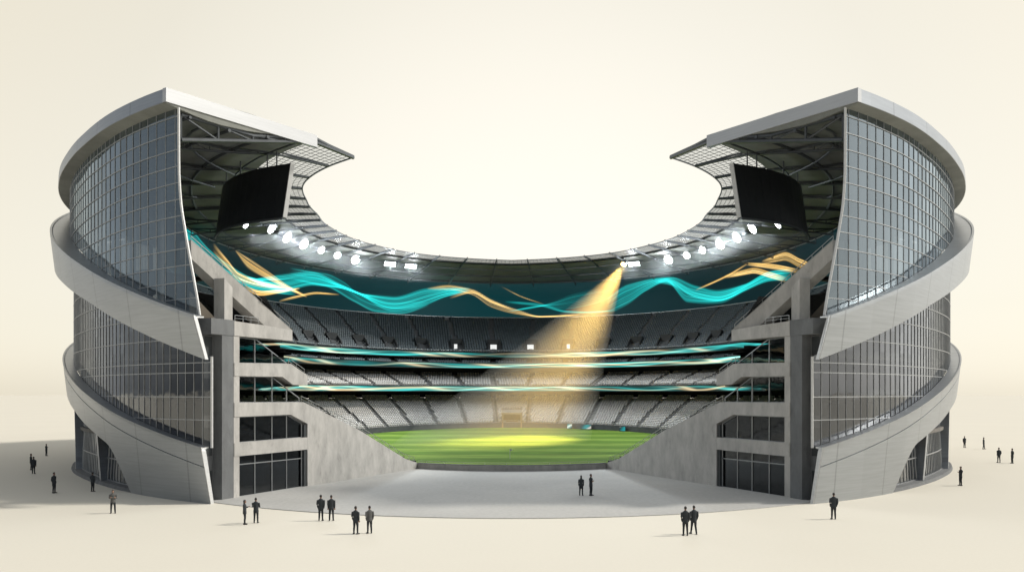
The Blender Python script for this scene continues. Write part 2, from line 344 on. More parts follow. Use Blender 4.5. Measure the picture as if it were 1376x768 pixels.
# ------------------------------------------------------------------ the two cut wings
TA = 23.0
def wing(s, label):
    root = empty('stadium_wing', P(TA, 58, 0, s), label=label, cat='stadium wing', group='wings either side of the cut')
    off = -root.location
    def put(mb, name, m, parent=None, **kw):
        o = mb.build(name, m, parent or root, **kw)
        if parent is None: o.location = off
        return o
    ein = Vector((-s * math.sin(rad(TA)), -math.cos(rad(TA)), 0))      # outward along the cut plane
    nin = Vector((-s * math.cos(rad(TA)), math.sin(rad(TA)), 0))       # into the wing
    C0 = Vector((0, CY, 0))
    def cp(r, z, n=0.): return C0 + ein * r + nin * n + Vector((0, 0, z))
    def slab(pts, n0, n1, name, m): 
        b = MB(); b.prism([cp(r, z, n0) for r, z in pts], nin * (n1 - n0)); return put(b, name, m, fix=True)
    # --- concrete cut face
    slab([(58.78, 13.45), (51.0, 13.43), (51.0, 14.40), (54.7, 14.57), (58.78, 14.66)], 0, 1.8, 'floor_slab', 'concrete')
    bn = lambda r: (r - 51.0) / 9.5 * 3.0          # the raked beam runs back into the wing as it climbs
    bt = lambda r: 14.38 + (r - 51.0) / 9.5 * 6.9
    b = MB(); b.prism([cp(r, z, bn(r) + .003) for r, z in ((51.0, 14.38), (60.5, 21.28), (60.5, 19.75), (53.6, 14.5))], nin * 1.2); put(b, 'raked_beam', 'concrete', fix=True)
    slab([(58.78, 11.21), (51.22, 11.35), (48.71, 10.34), (48.71, 9.44), (50.89, 9.45), (52.4, 10.15), (58.78, 10.12)], 0, 2.0, 'floor_slab', 'concrete')
    slab([(58.78, 7.91), (49.32, 7.86), (39.9, 4.91), (30.31, 1.28), (27.75, .72), (27.75, -.3), (48.71, -.3), (48.71, 5.85), (51.22, 6.76), (58.78, 6.73)], 0, 1.4, 'raked_wall', 'concrete')
    slab([(58.78, 4.56), (48.72, 4.59), (48.72, 3.46), (58.78, 3.46)], .003, 1.4, 'floor_slab', 'concrete')
    slab([(58.8, 0), (58.1, 0), (58.1, 13.44), (58.8, 13.44)], .05, 1.5, 'pier', 'concrete')
    slab([(58.6, 14.5), (57.6, 14.5), (57.6, 17.6), (58.6, 18.3)], 1.2, 2.3, 'column', 'concrete')
    # front-facing pier flank and spandrels, their shade put into a darker concrete
    b = MB()
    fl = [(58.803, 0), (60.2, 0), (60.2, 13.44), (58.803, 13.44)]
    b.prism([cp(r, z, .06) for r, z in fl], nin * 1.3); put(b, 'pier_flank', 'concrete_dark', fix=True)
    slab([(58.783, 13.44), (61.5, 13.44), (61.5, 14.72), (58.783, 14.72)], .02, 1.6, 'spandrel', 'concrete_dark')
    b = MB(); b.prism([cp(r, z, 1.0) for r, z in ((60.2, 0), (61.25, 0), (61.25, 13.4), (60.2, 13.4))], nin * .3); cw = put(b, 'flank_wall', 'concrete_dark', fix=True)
    for z0, z1 in ((11.2, 13.3), (6.9, 9.9), (3.6, 5.9), (.1, 2.4)):
        b = MB(); b.prism([cp(r, z, .985) for r, z in ((60.3, z0), (61.2, z0), (61.2, z1), (60.3, z1))], nin * .01)
        put(b, 'recess_shade', 'recess')  # thin dark sheet on the wall face, recess shade put into its colour
    # dark room behind the triangular opening
    b = MB(); b.prism([cp(r, z, 5.5) for r, z in ((52.0, 13.5), (58.0, 13.5), (58.0, 17.5))], nin * .2); put(b, 'back_wall', 'interior')
    # --- windows: dark rooms on the two lowest storeys, open glazed galleries above
    def window(poly, mull, glassname, room, tran=None, inset=.42):
        b = MB(); b.prism([cp(r, z, inset) for r, z in poly], nin * .04); win = put(b, 'window', glassname, fix=True)
        fm = MB(); w = .055
        ring = [cp(r, z, inset - .03) for r, z in poly]
        for i in range(len(ring)): fm.tube([ring[i], ring[(i + 1) % len(ring)]], w, 4)
        for r, z0, z1 in mull: fm.tube([cp(r, z0, inset - .05), cp(r, z1, inset - .05)], w, 4)
        if tran: fm.tube([cp(*tran[0], inset - .06), cp(*tran[1], inset - .06)], w, 4)
        fm.build('window_frame', 'mullion', win)
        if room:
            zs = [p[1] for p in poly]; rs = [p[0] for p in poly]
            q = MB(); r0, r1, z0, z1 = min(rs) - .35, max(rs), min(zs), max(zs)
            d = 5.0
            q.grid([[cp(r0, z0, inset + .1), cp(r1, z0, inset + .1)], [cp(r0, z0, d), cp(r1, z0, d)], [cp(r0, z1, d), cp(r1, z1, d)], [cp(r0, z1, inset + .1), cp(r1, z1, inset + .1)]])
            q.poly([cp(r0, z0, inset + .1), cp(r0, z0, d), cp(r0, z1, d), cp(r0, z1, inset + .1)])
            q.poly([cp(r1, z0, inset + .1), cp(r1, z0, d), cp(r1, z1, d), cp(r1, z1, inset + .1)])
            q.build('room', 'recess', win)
        return win
    window([(58.05, 4.57), (49.1, 4.6), (49.1, 5.85), (51.22, 6.7), (58.05, 6.7)], [(55.76, 4.6, 6.7), (53.45, 4.6, 6.7), (51.38, 4.6, 6.7)], 'window_glass', True)
    window([(58.05, .02), (49.1, .02), (49.1, 3.44), (58.05, 3.44)], [(55.76, 0, 3.44), (53.45, 0, 3.44), (51.38, 0, 3.44)], 'window_glass', True, ((58.05, 2.72), (49.1, 2.66)))
    for r0, z0, z1 in ((48.9, 4.6, 5.75), (48.9, 0, 3.45)):
        b = MB(); b.prism([cp(r, z, .1) for r, z in ((48.72, z0), (49.1, z0), (49.1, z1), (48.72, z1))], nin * .4); put(b, 'window_reveal', 'recess')
    window([(58.05, 11.22), (51.3, 11.36), (49.4, 10.5), (55.56, 13.3), (58.05, 13.4)], [(55.76, 11.25, 13.35), (53.45, 11.3, 12.3), (51.38, 11.35, 11.4)], 'clear_glass', False)
    window([(58.05, 7.92), (49.5, 7.87), (49.5, 8.25), (53.45, 10.1), (58.05, 10.1)], [(55.76, 7.9, 10.1), (53.45, 7.9, 10.1), (51.38, 7.9, 9.1)], 'clear_glass', False)
    # --- handrails on the raked edges
    def handrail(pts, step=1.1, h=.55, n=.3, skew=None):
        b = MB(); 
        for a, c in zip(pts[:-1], pts[1:]):
            L = math.hypot(c[0] - a[0], c[1] - a[1]); k = max(1, int(L / step))
            for i in range(k + 1):
                t = i / k; r, z = a[0] + (c[0] - a[0]) * t, a[1] + (c[1] - a[1]) * t
                m_ = n + (skew(r) if skew else 0); b.tube([cp(r, z - .05, m_), cp(r, z + h, m_)], .03, 4)
            for hh, q in ((h, .035), (h * .5, .02)): b.tube([cp(a[0], a[1] + hh, n + (skew(a[0]) if skew else 0)), cp(c[0], c[1] + hh, n + (skew(c[0]) if skew else 0))], q, 4)
        return put(b, 'handrail', 'rail')
    handrail([(51.05, bt(51.05)), (60.3, bt(60.3))], skew=bn); handrail([(49.3, 7.88), (39.9, 4.93), (30.31, 1.3), (28.0, .8)])
    handrail([(48.8, 10.36), (51.2, 11.35)]); handrail([(58.6, 14.66), (55.6, 14.66)], .9, .5, .1)
    # --- helical metal bands and their glass
    z_lip = lambda t: 15.0 + (t - 24) * .31
    z_bot = lambda t: 11.9 + (t - 24) * .31 - max(0, t - 40) * .045
    l_lip = lambda t: 4.6 + (t - 24) * .2
    def l_bot(t):
        if t < 33.6: return -.02
        if t < 38.2:
            u = (t - 33.6) / 4.6; return 4.1 * (1 - (1 - u)**1.55) * (.93 + .07 * u)
        return 4.1 + (t - 38) * .2
    TE = 118.0
    def band(prof, starts, name):
        """prof(th)-> list of (dr, z); starts: first angle of every profile point"""
        m = len(starts); b = MB(); rows = []
        for k, t in enumerate(ths(0, 1, 1 / 190)):
            u = t**1.25; row = []
            for i in range(m):
                th = starts[i] + (TE - starts[i]) * u
                dr, z = prof(th)[i]; row.append(P(th, R(th) + dr, z, s))
            rows.append(row)
        b.grid([r + [r[0]] for r in rows]); b.poly(rows[0]); b.poly(rows[-1])
        return put(b, name, 'metal', fix=True)
    def up_prof(t):
        a, c = z_lip(t), z_bot(t); e = max(0, min(1, (t - 30) / 32)); e = .52 * e * e * (3 - 2 * e)
        return [(-.1, a - .1), (-.1, a), (1.1 + e, a), (1.2 + e, a + .10), (1.42 + e, a + .10), (1.40 + e, a - .2), (.95 + e, c), (.62 + e, c), (1.02 + e, a - .25), (1.0 + e, a - .1)]
    UST = [23.3, 23.3, 23.0, 22.95, 22.9, 22.85, 22.15, 22.15, 22.85, 22.95]
    ub = band(up_prof, UST, 'facade_band')
    def lo_prof(t):
        a = l_lip(t); c = min(l_bot(t), a - 1)
        g1 = a - max(.75, 1.4 - .02 * (t - 24))
        o = lambda z: .62 - .11 * (a - z)
        return [(-.5, a), (.38, a), (.5, a + .08), (.66, a + .08), (o(a - .2), a - .2), (o(g1), g1 + .04), (o(g1) - .1, g1 + .02), (o(g1) - .1, g1 - .02), (o(g1), g1 - .04), (o(c), c), (o(c) - .34, c), (.12, a - .25), (.1, a - .12), (-.5, a - .12)]
    LST = [23.2, 22.95, 22.9, 22.85, 22.85, 22.68, 22.68, 22.68, 22.68, 22.3, 22.3, 22.85, 22.95, 23.2]
    lb = band(lo_prof, LST, 'facade_band')
    # pale end plates closing each band
    def endplate(prof, idx, starts, nm):
        b = MB(); pts = [P(starts[i] - .02, R(starts[i]) + prof(starts[i])[i][0], prof(starts[i])[i][1], s) for i in idx]
        b.prism(pts, Vector((s * .05, -.01, 0))); return put(b, nm, 'metal_edge', fix=True)
    endplate(up_prof, list(range(10)), UST, 'end_plate')
    endplate(lo_prof, [0, 1, 2, 3, 4, 9, 10, 11, 12, 13], LST, 'end_plate')
    # upper glass, its leading edge curling in towards the cut
    te_u = table([(14.5, 23.6), (15, 23.7), (16.4, 24.0), (21.5, 25.3), (24.5, 25.95), (27, 26.15), (33, 26.2)])
    te_l = lambda z: 22.75
    def curtain(zb, ztop, te, dr, mname, zlines, dth, end):
        gl = MB(); rows = []
        nT, nZ = 110, 16
        for i in range(nT + 1):
            u = (i / nT)**1.15; row = []
            for j in range(nZ + 1):
                v = j / nZ
                th0 = te(15 + v * 17) if te is te_u else te(0)
                th = th0 + (end - th0) * u
                row.append(P(th, R(th) + dr, zb(th) + (ztop(th) - zb(th)) * v, s))
            rows.append(row)
        gl.grid(rows); go = put(gl, 'glass_wall', mname)
        mm = MB()
        for th in dth:
            z0, z1 = zb(th), ztop(th)
            zz = [z for z in ths(z0, z1, .8) if te(z) <= th + .01]
            if len(zz) > 1: mm.tube([P(th, R(th) + dr + .03, z, s) for z in zz], .03, 4)
        for z in zlines:
            tt = [t for t in ths(te(z), end, .8) if zb(t) - .05 < z < ztop(t) + .05]
            # crossing angles at the sloping edges
            if len(tt) > 1: mm.tube([P(t, R(t) + dr + .04, z, s) for t in tt], .045, 4)
        zz = ths(max(zb(te(20)), 0), ztop(30), .7)
        mm.build('mullions', 'mullion', go)
        ed = MB(); zz = ths(zb(te(zb(23.7))), ztop(te(31)), .6); ed.tube([P(te(z), R(te(z)) + dr + .04, z, s) for z in zz], .11, 6)
        ed.build('edge_fin', 'metal_edge', go)
        return go
    soff = lambda t: 31.95
    dth = []; t = 24.0
    while t < 112: dth.append(t); t += 1.32
    curtain(z_lip, soff, te_u, -.15, 'facade_glass', [13.6 + 1.36 * k for k in range(1, 14)], dth, 112)
    dth = []; t = 22.75
    while t < 112: dth.append(t); t += 1.02
    curtain(l_lip, lambda t: z_bot(t) + .1, te_l, -.55, 'facade_glass_low', [6.55, 8.4, 10.35, 11.15, 13.1, 15.0, 16.9, 18.8, 20.7], dth, 112)
    # storeys inside the glass: floor plates, back wall and round columns
    b = MB(); T = ths(27, 118, 2)
    b.grid([[P(t, R(t) - 7.5, z, s) for t in T] for z in (0, 15.3)]); put(b, 'inner_wall', 'interior')
    for z in (4.6, 8.2, 11.6, 15.2, 19.2):
        tt = [t for t in ths(26 if z < 13 else 33, 118, 1.5)]
        b = MB(); b.grid([[P(t, R(t) + d, z + h, s) for t in tt] for d, h in ((-1.1, 0), (-1.1, .35), (-7.4, .35), (-7.4, 0))], closed=True)
        put(b, 'floor_plate', 'floor_plate')
    for t in ths(64, 76, 12):
        b = MB(); b.grid([[P(t, R(t) - 1.2, z, s), P(t, R(t) - 7.4, z, s)] for z in (0, 15.2)]); put(b, 'cross_wall', 'interior')
    for t in ths(32, 100, 6):
        b = MB(); b.tube([P(t, R(t) - 2.2, 0, s), P(t, R(t) - 2.2, 31.9, s)], .28, 10); put(b, 'inner_column', 'floor_plate')
    # --- ground-floor entrance: recessed glazing, leaning columns, plinth
    T = ths(32.5, 95, 1)
    b = MB(); b.grid([[P(t, R(t) - 1.25 - .05 * z, z, s) for t in T] for z in (.3, 1.5, 3.0, 5.5, 9.0)]); en = put(b, 'entrance_glazing', 'facade_glass_low')
    mm = MB()
    for t in ths(33, 95, 1.02): mm.tube([P(t, R(t) - 1.22 - .05 * z, z, s) for z in (.3, 4.0, 8.5)], .04, 4)
    for z in (.36, 2.45): mm.tube([P(t, R(t) - 1.2 - .05 * z, z, s) for t in T], .07, 4)
    mm.build('mullions', 'mullion', en)
    b = MB(); T2 = ths(33.4, 118, 1)
    b.grid([[P(t, R(t) + d, z, s) for t in T2] for d, z in ((-.25, 0), (-.35, .30), (-3, .30))]); b.poly([P(33.4, R(33.4) + d, z, s) for d, z in ((-.25, 0), (-.35, .30), (-3, .30), (-3, 0))])
    put(b, 'plinth', 'concrete_dark')
    for t0, t1 in ((43.4, 45.0), (59.5, 62.3), (76, 79)):
        b = MB(); zt_ = l_bot(t1) + .6
        def q(t, r, z): return P(t, R(t) + r, z, s)
        lo = [q(t0 - .3, -.6, .3), q(t0 + .3, -.6, .3), q(t0 + .34, -1.5, .3), q(t0 - .28, -1.5, .3)]
        hi = [q(t1 - .34, -.5, zt_), q(t1 + .34, -.5, zt_), q(t1 + .36, -1.6, zt_), q(t1 - .32, -1.6, zt_)]
        b.grid([lo + [lo[0]], hi + [hi[0]]]); b.poly(lo); b.poly(hi); put(b, 'leaning_column', 'metal', fix=True)
    return root
wing(1, 'stadium wing with dark blue glass whose long shadow falls on the ground')
wing(-1, 'stadium wing with warm grey sunlit glass and pale bright metal bands')

# ------------------------------------------------------------------ roof
root = empty('stadium_roof', (0, CY, 32), label='flat horseshoe roof with metal fascia, steel trusses and glazed lattice rim', cat='roof')
off = -root.location
def rput(mb, name, m, parent=None, **kw):
    o = mb.build(name, m, parent or root, **kw)
    if parent is None: o.location = off
    return o
Ro = lambda t: R(fold(t)) + 1.05
Lo = lambda t: Li(fold(t)) + Lw(fold(t))
def th_s(r):                  # where the cut starts, by radius: two straight edges, outer corner - inner corner - lattice tip
    r = min(62.75, max(39.3, r))
    (ra, ta), (rb, tb) = ((62.75, 26.35), (46.7, 23.5)) if r > 46.7 else ((46.7, 23.5), (39.3, 24.65))
    ax_, ay_, bx_, by_ = ra * math.sin(rad(ta)), ra * math.cos(rad(ta)), rb * math.sin(rad(tb)), rb * math.cos(rad(tb))
    lo, hi = 0.0, 1.0
    for _ in range(50):
        m = (lo + hi) / 2; x, y = ax_ + (bx_ - ax_) * m, ay_ + (by_ - ay_) * m
        if math.hypot(x, y) > r: lo = m
        else: hi = m
    return math.degrees(math.atan2(x, y)) + .04
def sweep(fr_, zf, n=240):
    """closed list of points along a ring from cut to cut"""
    out = []; t0 = 25.0
    for _ in range(6): t0 = th_s(fr_(t0))
    for i in range(n + 1):
        u = i / n; t = t0 + (360 - 2 * t0) * u; out.append(P(t, fr_(t), zf(t)))
    return out
lerp = lambda a, b, k: (lambda t: a(t) + (b(t) - a(t)) * k)
sz = [32.75, 32.3, 31.75, 31.55, 31.75, 32.1]
ks = [0, .25, .5, .7, .85, 1]
b = MB(); b.grid([sweep(lerp(Lo, Ro, k), lambda t, z=z: z) for k, z in zip(ks, sz)]); rput(b, 'soffit', 'soffit')
b = MB(); b.grid([sweep(lerp(Lo, Ro, k), lambda t, z=z: z) for k, z in zip((0, .5, 1), (33.15, 33.3, 33.2))]); rput(b, 'roof_deck', 'metal')
# outer fascia and its return along both cut edges
b = MB(); b.grid([sweep(lambda t: Ro(t) + d, lambda t, z=z: z) for d, z in ((0, 32.1), (.05, 32.12), (.0, 33.22), (-.5, 33.22))]); rput(b, 'fascia', 'metal')
for s in (1, -1):
    a = P(th_s(62.7), 62.75, 0, s); c = P(th_s(46.7), 46.7, 0, s)
    d = (c - a).normalized(); n = Vector((-d.y * s, d.x * s, 0))
    if n.y > 0: n = -n
    b = MB(); q = [a + n * .12, c + n * .12, c - n * .35, a - n * .35]
    b.grid([[Vector((p.x, p.y, z)) for p in q + [q[0]]] for z in (32.1, 33.23)]); b.poly([Vector((p.x, p.y, 33.23)) for p in q]); b.poly([Vector((p.x, p.y, 32.1)) for p in q])
    rput(b, 'cut_fascia', 'metal_plain', fix=True)
    b = MB(); rows = []
    for i in range(13):
        p = a + (c - a) * (i / 12) + n * .02; r = math.hypot(p.x, p.y - CY); t = 25.0
        k = min(1, max(0, (r - Lo(t)) / (Ro(t) - Lo(t)))); j = max(q for q in range(5) if ks[q] <= k)
        zz = sz[j] + (sz[j + 1] - sz[j]) * (k - ks[j]) / (ks[j + 1] - ks[j])
        rows.append([Vector((p.x, p.y, zz - .04)), Vector((p.x, p.y, 32.2)), Vector((p.x - n.x * .3, p.y - n.y * .3, 32.2)), Vector((p.x - n.x * .3, p.y - n.y * .3, zz - .04))])
    b.grid([r + [r[0]] for r in rows]); rput(b, 'edge_closure', 'soffit', fix=True)
# trusses
def truss(outer, inner, tip, z_o=29.4, n=5, r0=.15):
    b = MB(); up = [outer + (inner - outer) * (i / n) for i in range(n + 1)]
    lo = [Vector((p.x, p.y, z_o + (32.62 - z_o) * (i / n))) for i, p in enumerate(up)]
    upz = [Vector((p.x, p.y, 31.55 + (32.9 - 31.55) * max(0, (i / n - .5) * 2))) for i, p in enumerate(up)]
    b.tube(lo + [tip], r0, 6); b.tube(upz + [Vector((tip.x, tip.y, tip.z + .12))], r0 * .85, 6)
    for i in range(n):
        b.tube([lo[i], upz[i]], r0 * .62, 5)
        b.tube([upz[i], lo[i + 1]], r0 * .5, 5)
    return b
for s in (1, -1):
    a = P(th_s(61.0) + .35, 61.0, 0, s); c = P(th_s(46.7) + .2, 46.7, 0, s); tip = P(24.55, Li(24.6) + .05, 32.95, s)
    rput(truss(a, c, tip, 29.5, 4, .2), 'cut_truss', 'steel')
NR = [180 + 4.5 + 9 * k for k in range(-17, 17)]
for t in NR:
    rput(truss(P(t, Ro(t) - 2.5, 0) if fold(t) < 75 else P(t, LED(t) - .2, 0), P(t, Lo(t), 0), P(t, Li(fold(t)), 33.0), 30.0 if fold(t) < 75 else 30.7, 5, .12), 'truss', 'steel')
for k, z, r0 in ((.12, 32.2, .1), (.36, 31.75, .16), (.62, 31.3, .16), (.86, 31.45, .14)):
    b = MB(); b.tube(sweep(lerp(Lo, Ro, k), lambda t: z, 160), r0, 6); rput(b, 'ring_beam', 'steel')
# secondary curved beams under the two wings
for s in (1, -1):
    for k in range(5):
        t0 = 27 + k * 9
        b = MB(); b.tube([P(t0 + 14 * u, R(t0 + 14 * u) - 3 - 11 * u**1.6, 31.2 + .5 * u, s) for u in ths(0, 1, .1)], .12, 6); rput(b, 'curved_beam', 'steel')
# glazed lattice rim
b = MB(); b.grid([sweep(lerp(lambda t: Li(fold(t)), Lo, k), lambda t: 33.02) for k in (0, .5, 1)]); la = rput(b, 'lattice_glazing', 'lattice_glass')
b = MB()
for k in ths(0, 1, 1 / 10): b.tube(sweep(lerp(lambda t: Li(fold(t)), Lo, k), lambda t: 32.98, 260), .028 if 0 < k < 1 else .09, 4)
t = 25.2
while t < 335:
    b.tube([P(t, Li(fold(t)) + .02, 32.97), P(t, Lo(t), 32.97)], .028, 4); t += 1.125
for s in (1, -1):
    b.tube([P(24.65, Li(24.6), 32.97, s), P(23.6, 46.6, 32.97, s)], .12, 4)
b.build('lattice_bars', 'lattice', la)

# ------------------------------------------------------------------ stands
def seat_mesh(name, m):
    b = MB(); b.box((0, -.02, .20), (.40, .36, .06)); b.box((0, .17, .40), (.40, .05, .40), Matrix.Rotation(rad(-10), 3, 'X')); b.box((0, .05, .09), (.30, .06, .18))
    me = b.mesh(name); me.materials.append(MATS[m]); return me
def stand(name, label, r0, z0, r1, z1, rows, tmat, smat, aisles, rng_t=(38, 322), skip=None, pitchx=.5, aw=.40, amat='aisle'):
    root = empty(name, (0, CY, 0), label=label, cat='seating tier')
    off = -root.location
    # stepped terrace
    T = ths(23.6, 336.4, 1.2); prof = []
    for j in range(rows):
        prof.append((j / rows, j / rows)); prof.append((j / rows, (j + 1) / rows))
    prof.append((1, 1))
    b = MB(); b.grid([[P(t, r0(t) + (r1(t) - r0(t)) * fr_, z0(t) + (z1(t) - z0(t)) * (fz - 1 / rows) ) for t in T] for fr_, fz in prof])
    o = b.build('terrace', tmat, root); o.location = off
    # aisles: narrow stair flights
    for ta in aisles:
        b = MB(); dt = lambda r: math.degrees(aw / r)
        for j in range(rows):
            for h in (0, 1):
                f0 = (j + h * .5) / rows; f1 = (j + .5 + h * .5) / rows; zz = (j + h * .5) / rows
                ra, rb = r0(ta) + (r1(ta) - r0(ta)) * f0, r0(ta) + (r1(ta) - r0(ta)) * f1
                z = z0(ta) + (z1(ta) - z0(ta)) * (j - .5 + h * .5) / rows + .06
                zl = z - .3
                b.grid([[P(ta - dt(ra), ra, q), P(ta + dt(ra), ra, q)] for q in (zl, z)]); b.grid([[P(ta - dt(ra), ra, z), P(ta + dt(ra), ra, z)], [P(ta - dt(rb), rb, z), P(ta + dt(rb), rb, z)]])
        o = b.build('stair', amat, root); o.location = off
    # seats
    me = seat_mesh('seat', smat); pos = []
    for j in range(rows):
        t = rng_t[0]
        while t < rng_t[1]:
            f0 = (j + .55) / rows; r = r0(t) + (r1(t) - r0(t)) * f0
            z = z0(t) + (z1(t) - z0(t)) * j / rows
            t += math.degrees(pitchx / r)
            if any(abs(t - a) * rad(1) * r < aw + .15 for a in aisles): continue
            if skip and skip(t, r, f0): continue
            p = P(t, r, z); pos.append((p.x, p.y, p.z, -rad(t)))
    pos = np.array(pos)
    d = np.hypot(pos[:, 0], pos[:, 1]) + np.abs(pos[:, 0]) * .35 + np.where((np.abs(pos[:, 0]) > 24), 60, 0)
    idx = np.argsort(d, kind='stable'); near, rest = idx[:100], idx[100:]
    for i in near:
        o = bpy.data.objects.new('seat', me); COL.objects.link(o); o.parent = root
        o.location = Vector(pos[i, :3]) + off; o.rotation_euler = (0, 0, pos[i, 3] + math.pi)
    v = np.zeros(len(me.vertices) * 3); me.vertices.foreach_get('co', v); v = v.reshape(-1, 3)
    fa = np.array([list(p.vertices) for p in me.polygons])
    q = pos[rest]; q = q[:]; n = len(q); a = q[:, 3] + math.pi; c, s_ = np.cos(a)[:, None], np.sin(a)[:, None]
    tip = np.where(rng.random(n) < .06, -.5, 0)[:, None]
    X = v[None, :, 0] * c - v[None, :, 1] * s_ + q[:, 0:1]; Y = v[None, :, 0] * s_ + v[None, :, 1] * c + q[:, 1:2] ; Z = v[None, :, 2] + q[:, 2:3]
    V = np.stack([X, Y, Z], -1).reshape(-1, 3) + np.array(off)
    F = (fa[None] + (np.arange(n) * len(v))[:, None, None]).reshape(-1, 4)
    m2 = bpy.data.meshes.new('seat_rows'); m2.vertices.add(len(V)); m2.vertices.foreach_set('co', V.ravel())
    m2.loops.add(F.size); m2.loops.foreach_set('vertex_index', F.ravel().astype(np.int32))
    m2.polygons.add(len(F)); m2.polygons.foreach_set('loop_start', np.arange(0, F.size, 4, dtype=np.int32))
    m2.update(calc_edges=True); m2.validate()
    o = link_mesh('seat_rows', m2, smat, root); o['kind'] = 'stuff'
    return root, off
AIS = [180 + 4.5 + 9 * k for k in range(-13, 13)]
low, loff = stand('lower_stand', 'lowest seating tier of pale grey seats directly behind the pitch', lambda t: L_r0(t) + .25, lambda t: L_z0(fold(t)), L_r1, L_z1, 20, 'terrace', 'seat_light', AIS,
                  skip=lambda t, r, f: abs(t - 180) * rad(1) * r < 1.9 and f < .52)
mid, moff = stand('middle_stand', 'middle seating tier of pale seats between the teal ribbon displays', lambda t: C_r(t) + .15, lambda t: C_t(t) + .1, M_r, M_z, 9, 'terrace', 'seat_light', AIS)
VOM = [180 + 4.5 + 9 * k for k in range(-12, 12)]
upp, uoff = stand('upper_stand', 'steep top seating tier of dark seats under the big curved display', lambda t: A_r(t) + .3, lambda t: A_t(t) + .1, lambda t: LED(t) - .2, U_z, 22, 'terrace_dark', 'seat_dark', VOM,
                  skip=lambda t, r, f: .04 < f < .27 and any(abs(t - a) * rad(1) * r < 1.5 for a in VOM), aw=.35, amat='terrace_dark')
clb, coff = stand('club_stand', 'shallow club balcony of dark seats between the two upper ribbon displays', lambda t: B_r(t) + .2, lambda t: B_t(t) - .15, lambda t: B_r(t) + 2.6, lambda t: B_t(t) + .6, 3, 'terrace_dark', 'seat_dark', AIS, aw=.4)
def ring(root, off, name, m, prof, T=FULL):
    b = MB(); b.grid([[P(t, r(t), z(t)) for t in T] for r, z in prof]); o = b.build(name, m, root); o.location = off; return o
k_ = lambda v: (lambda t: v)
add = lambda f, d: (lambda t: f(t) + d)
T60 = ths(55, 305, 1)
ring(low, loff, 'front_wall', 'terrace_dark', [(L_r0, lambda t: field_z(P(t, L_r0(t), 0).y) - .2), (L_r0, lambda t: L_z0(fold(t)) + .12), (add(L_r0, .3), lambda t: L_z0(fold(t)) + .12)])
b = MB(); b.tube([P(t, L_r0(t) + .1, L_z0(fold(t)) + .5) for t in T60], .03, 4); o = b.build('front_rail', 'rail', low); o.location = loff
ring(low, loff, 'concourse_floor', 'terrace_dark', [(L_r1, add(L_z1, -.18)), (add(L_r1, 8), add(L_z1, -.18))])
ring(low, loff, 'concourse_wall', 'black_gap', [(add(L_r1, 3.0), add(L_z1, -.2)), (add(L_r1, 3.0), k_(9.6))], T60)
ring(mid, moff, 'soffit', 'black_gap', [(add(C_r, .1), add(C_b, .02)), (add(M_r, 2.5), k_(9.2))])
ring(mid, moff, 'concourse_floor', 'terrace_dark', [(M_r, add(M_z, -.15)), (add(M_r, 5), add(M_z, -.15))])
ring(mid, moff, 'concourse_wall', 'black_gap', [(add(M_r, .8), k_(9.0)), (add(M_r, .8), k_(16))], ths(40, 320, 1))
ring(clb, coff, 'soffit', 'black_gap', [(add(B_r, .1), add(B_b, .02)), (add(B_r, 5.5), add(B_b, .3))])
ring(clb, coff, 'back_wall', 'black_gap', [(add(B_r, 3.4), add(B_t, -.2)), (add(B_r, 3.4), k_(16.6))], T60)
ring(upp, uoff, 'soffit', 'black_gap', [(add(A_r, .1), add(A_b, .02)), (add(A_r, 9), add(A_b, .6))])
b = MB(); b.tube([P(t, A_r(t) + .12, A_t(t) + .45) for t in T60], .03, 4); o = b.build('front_rail', 'rail', upp); o.location = uoff
# vomitories of the upper tier
for i, t in enumerate(VOM):
    rf = A_r(t) + .3; rb = LED(t) - .2; za, zb_ = A_t(t) + .1, U_z(t)
    at = lambda f: (rf + (rb - rf) * f, za + (zb_ - za) * f)
    r_a, z_a = at(.05); r_b, z_b = at(.26)
    b = MB(); w = 1.15
    def q(x, r, z): return P(t + math.degrees(x / r), r, z)
    for x in (-w, w):
        b.prism([q(x, r_a, z_a - .2), q(x, r_b, z_b), q(x, r_b, z_b + .75), q(x, r_a + .9, z_a + 1.2)], q(.12, r_a, 0) - q(-.06, r_a, 0))
    b.prism([q(-w, r_b - .4, z_b - .4), q(w + .1, r_b - .4, z_b - .4), q(w + .1, r_b - .4, z_b + .75), q(-w, r_b - .4, z_b + .75)], q(0, r_b, 0) - q(0, r_b - .2, 0))
    b.poly([q(-w, r_a, z_a + .02), q(w, r_a, z_a + .02), q(w, r_b, z_a + .12), q(-w, r_b, z_a + .12)])
    vo = b.build('vomitory', 'black_gap', upp); vo.location = uoff
    da = abs(t - 180)
    if da < 15:
        b = MB(); ww = .62 if da < 5 else .3; xo = 0 if da < 5 else (.3 if t > 180 else -.3)
        b.box((0, 0, 0), (ww * 2, .1, .95)); m = b.build('lit_doorway', 'lit_panel', vo)
        m.location = q(xo, r_a + .9, z_a + .75); m.rotation_euler = (0, 0, -rad(t))
# players' tunnel in the lower tier
tr = empty('players_tunnel', P(180, L_r0(180), 2.3), label='square brown tunnel mouth opening onto the far side of the pitch', cat='tunnel')
zf = field_z(CY + 36) - .02 - 2.3
b = MB()
for x in (-1.72, 1.72): b.box((x, .9, zf + 1.25), (.3, 2.2, 2.5))
b.box((0, .9, zf + 2.6), (3.9, 2.2, .3)); b.build('surround', 'tunnel_frame', tr)
b = MB(); b.grid([[(x, -.1, zf), (x, 1.2, zf)] for x in (-1.57, 1.57)]); b.grid([[(-1.57, 1.2, zf), (1.57, 1.2, zf)], [(-1.57, 1.2, zf + 2.45), (1.57, 1.2, zf + 2.45)]])
b.build('doors', 'tunnel', tr)
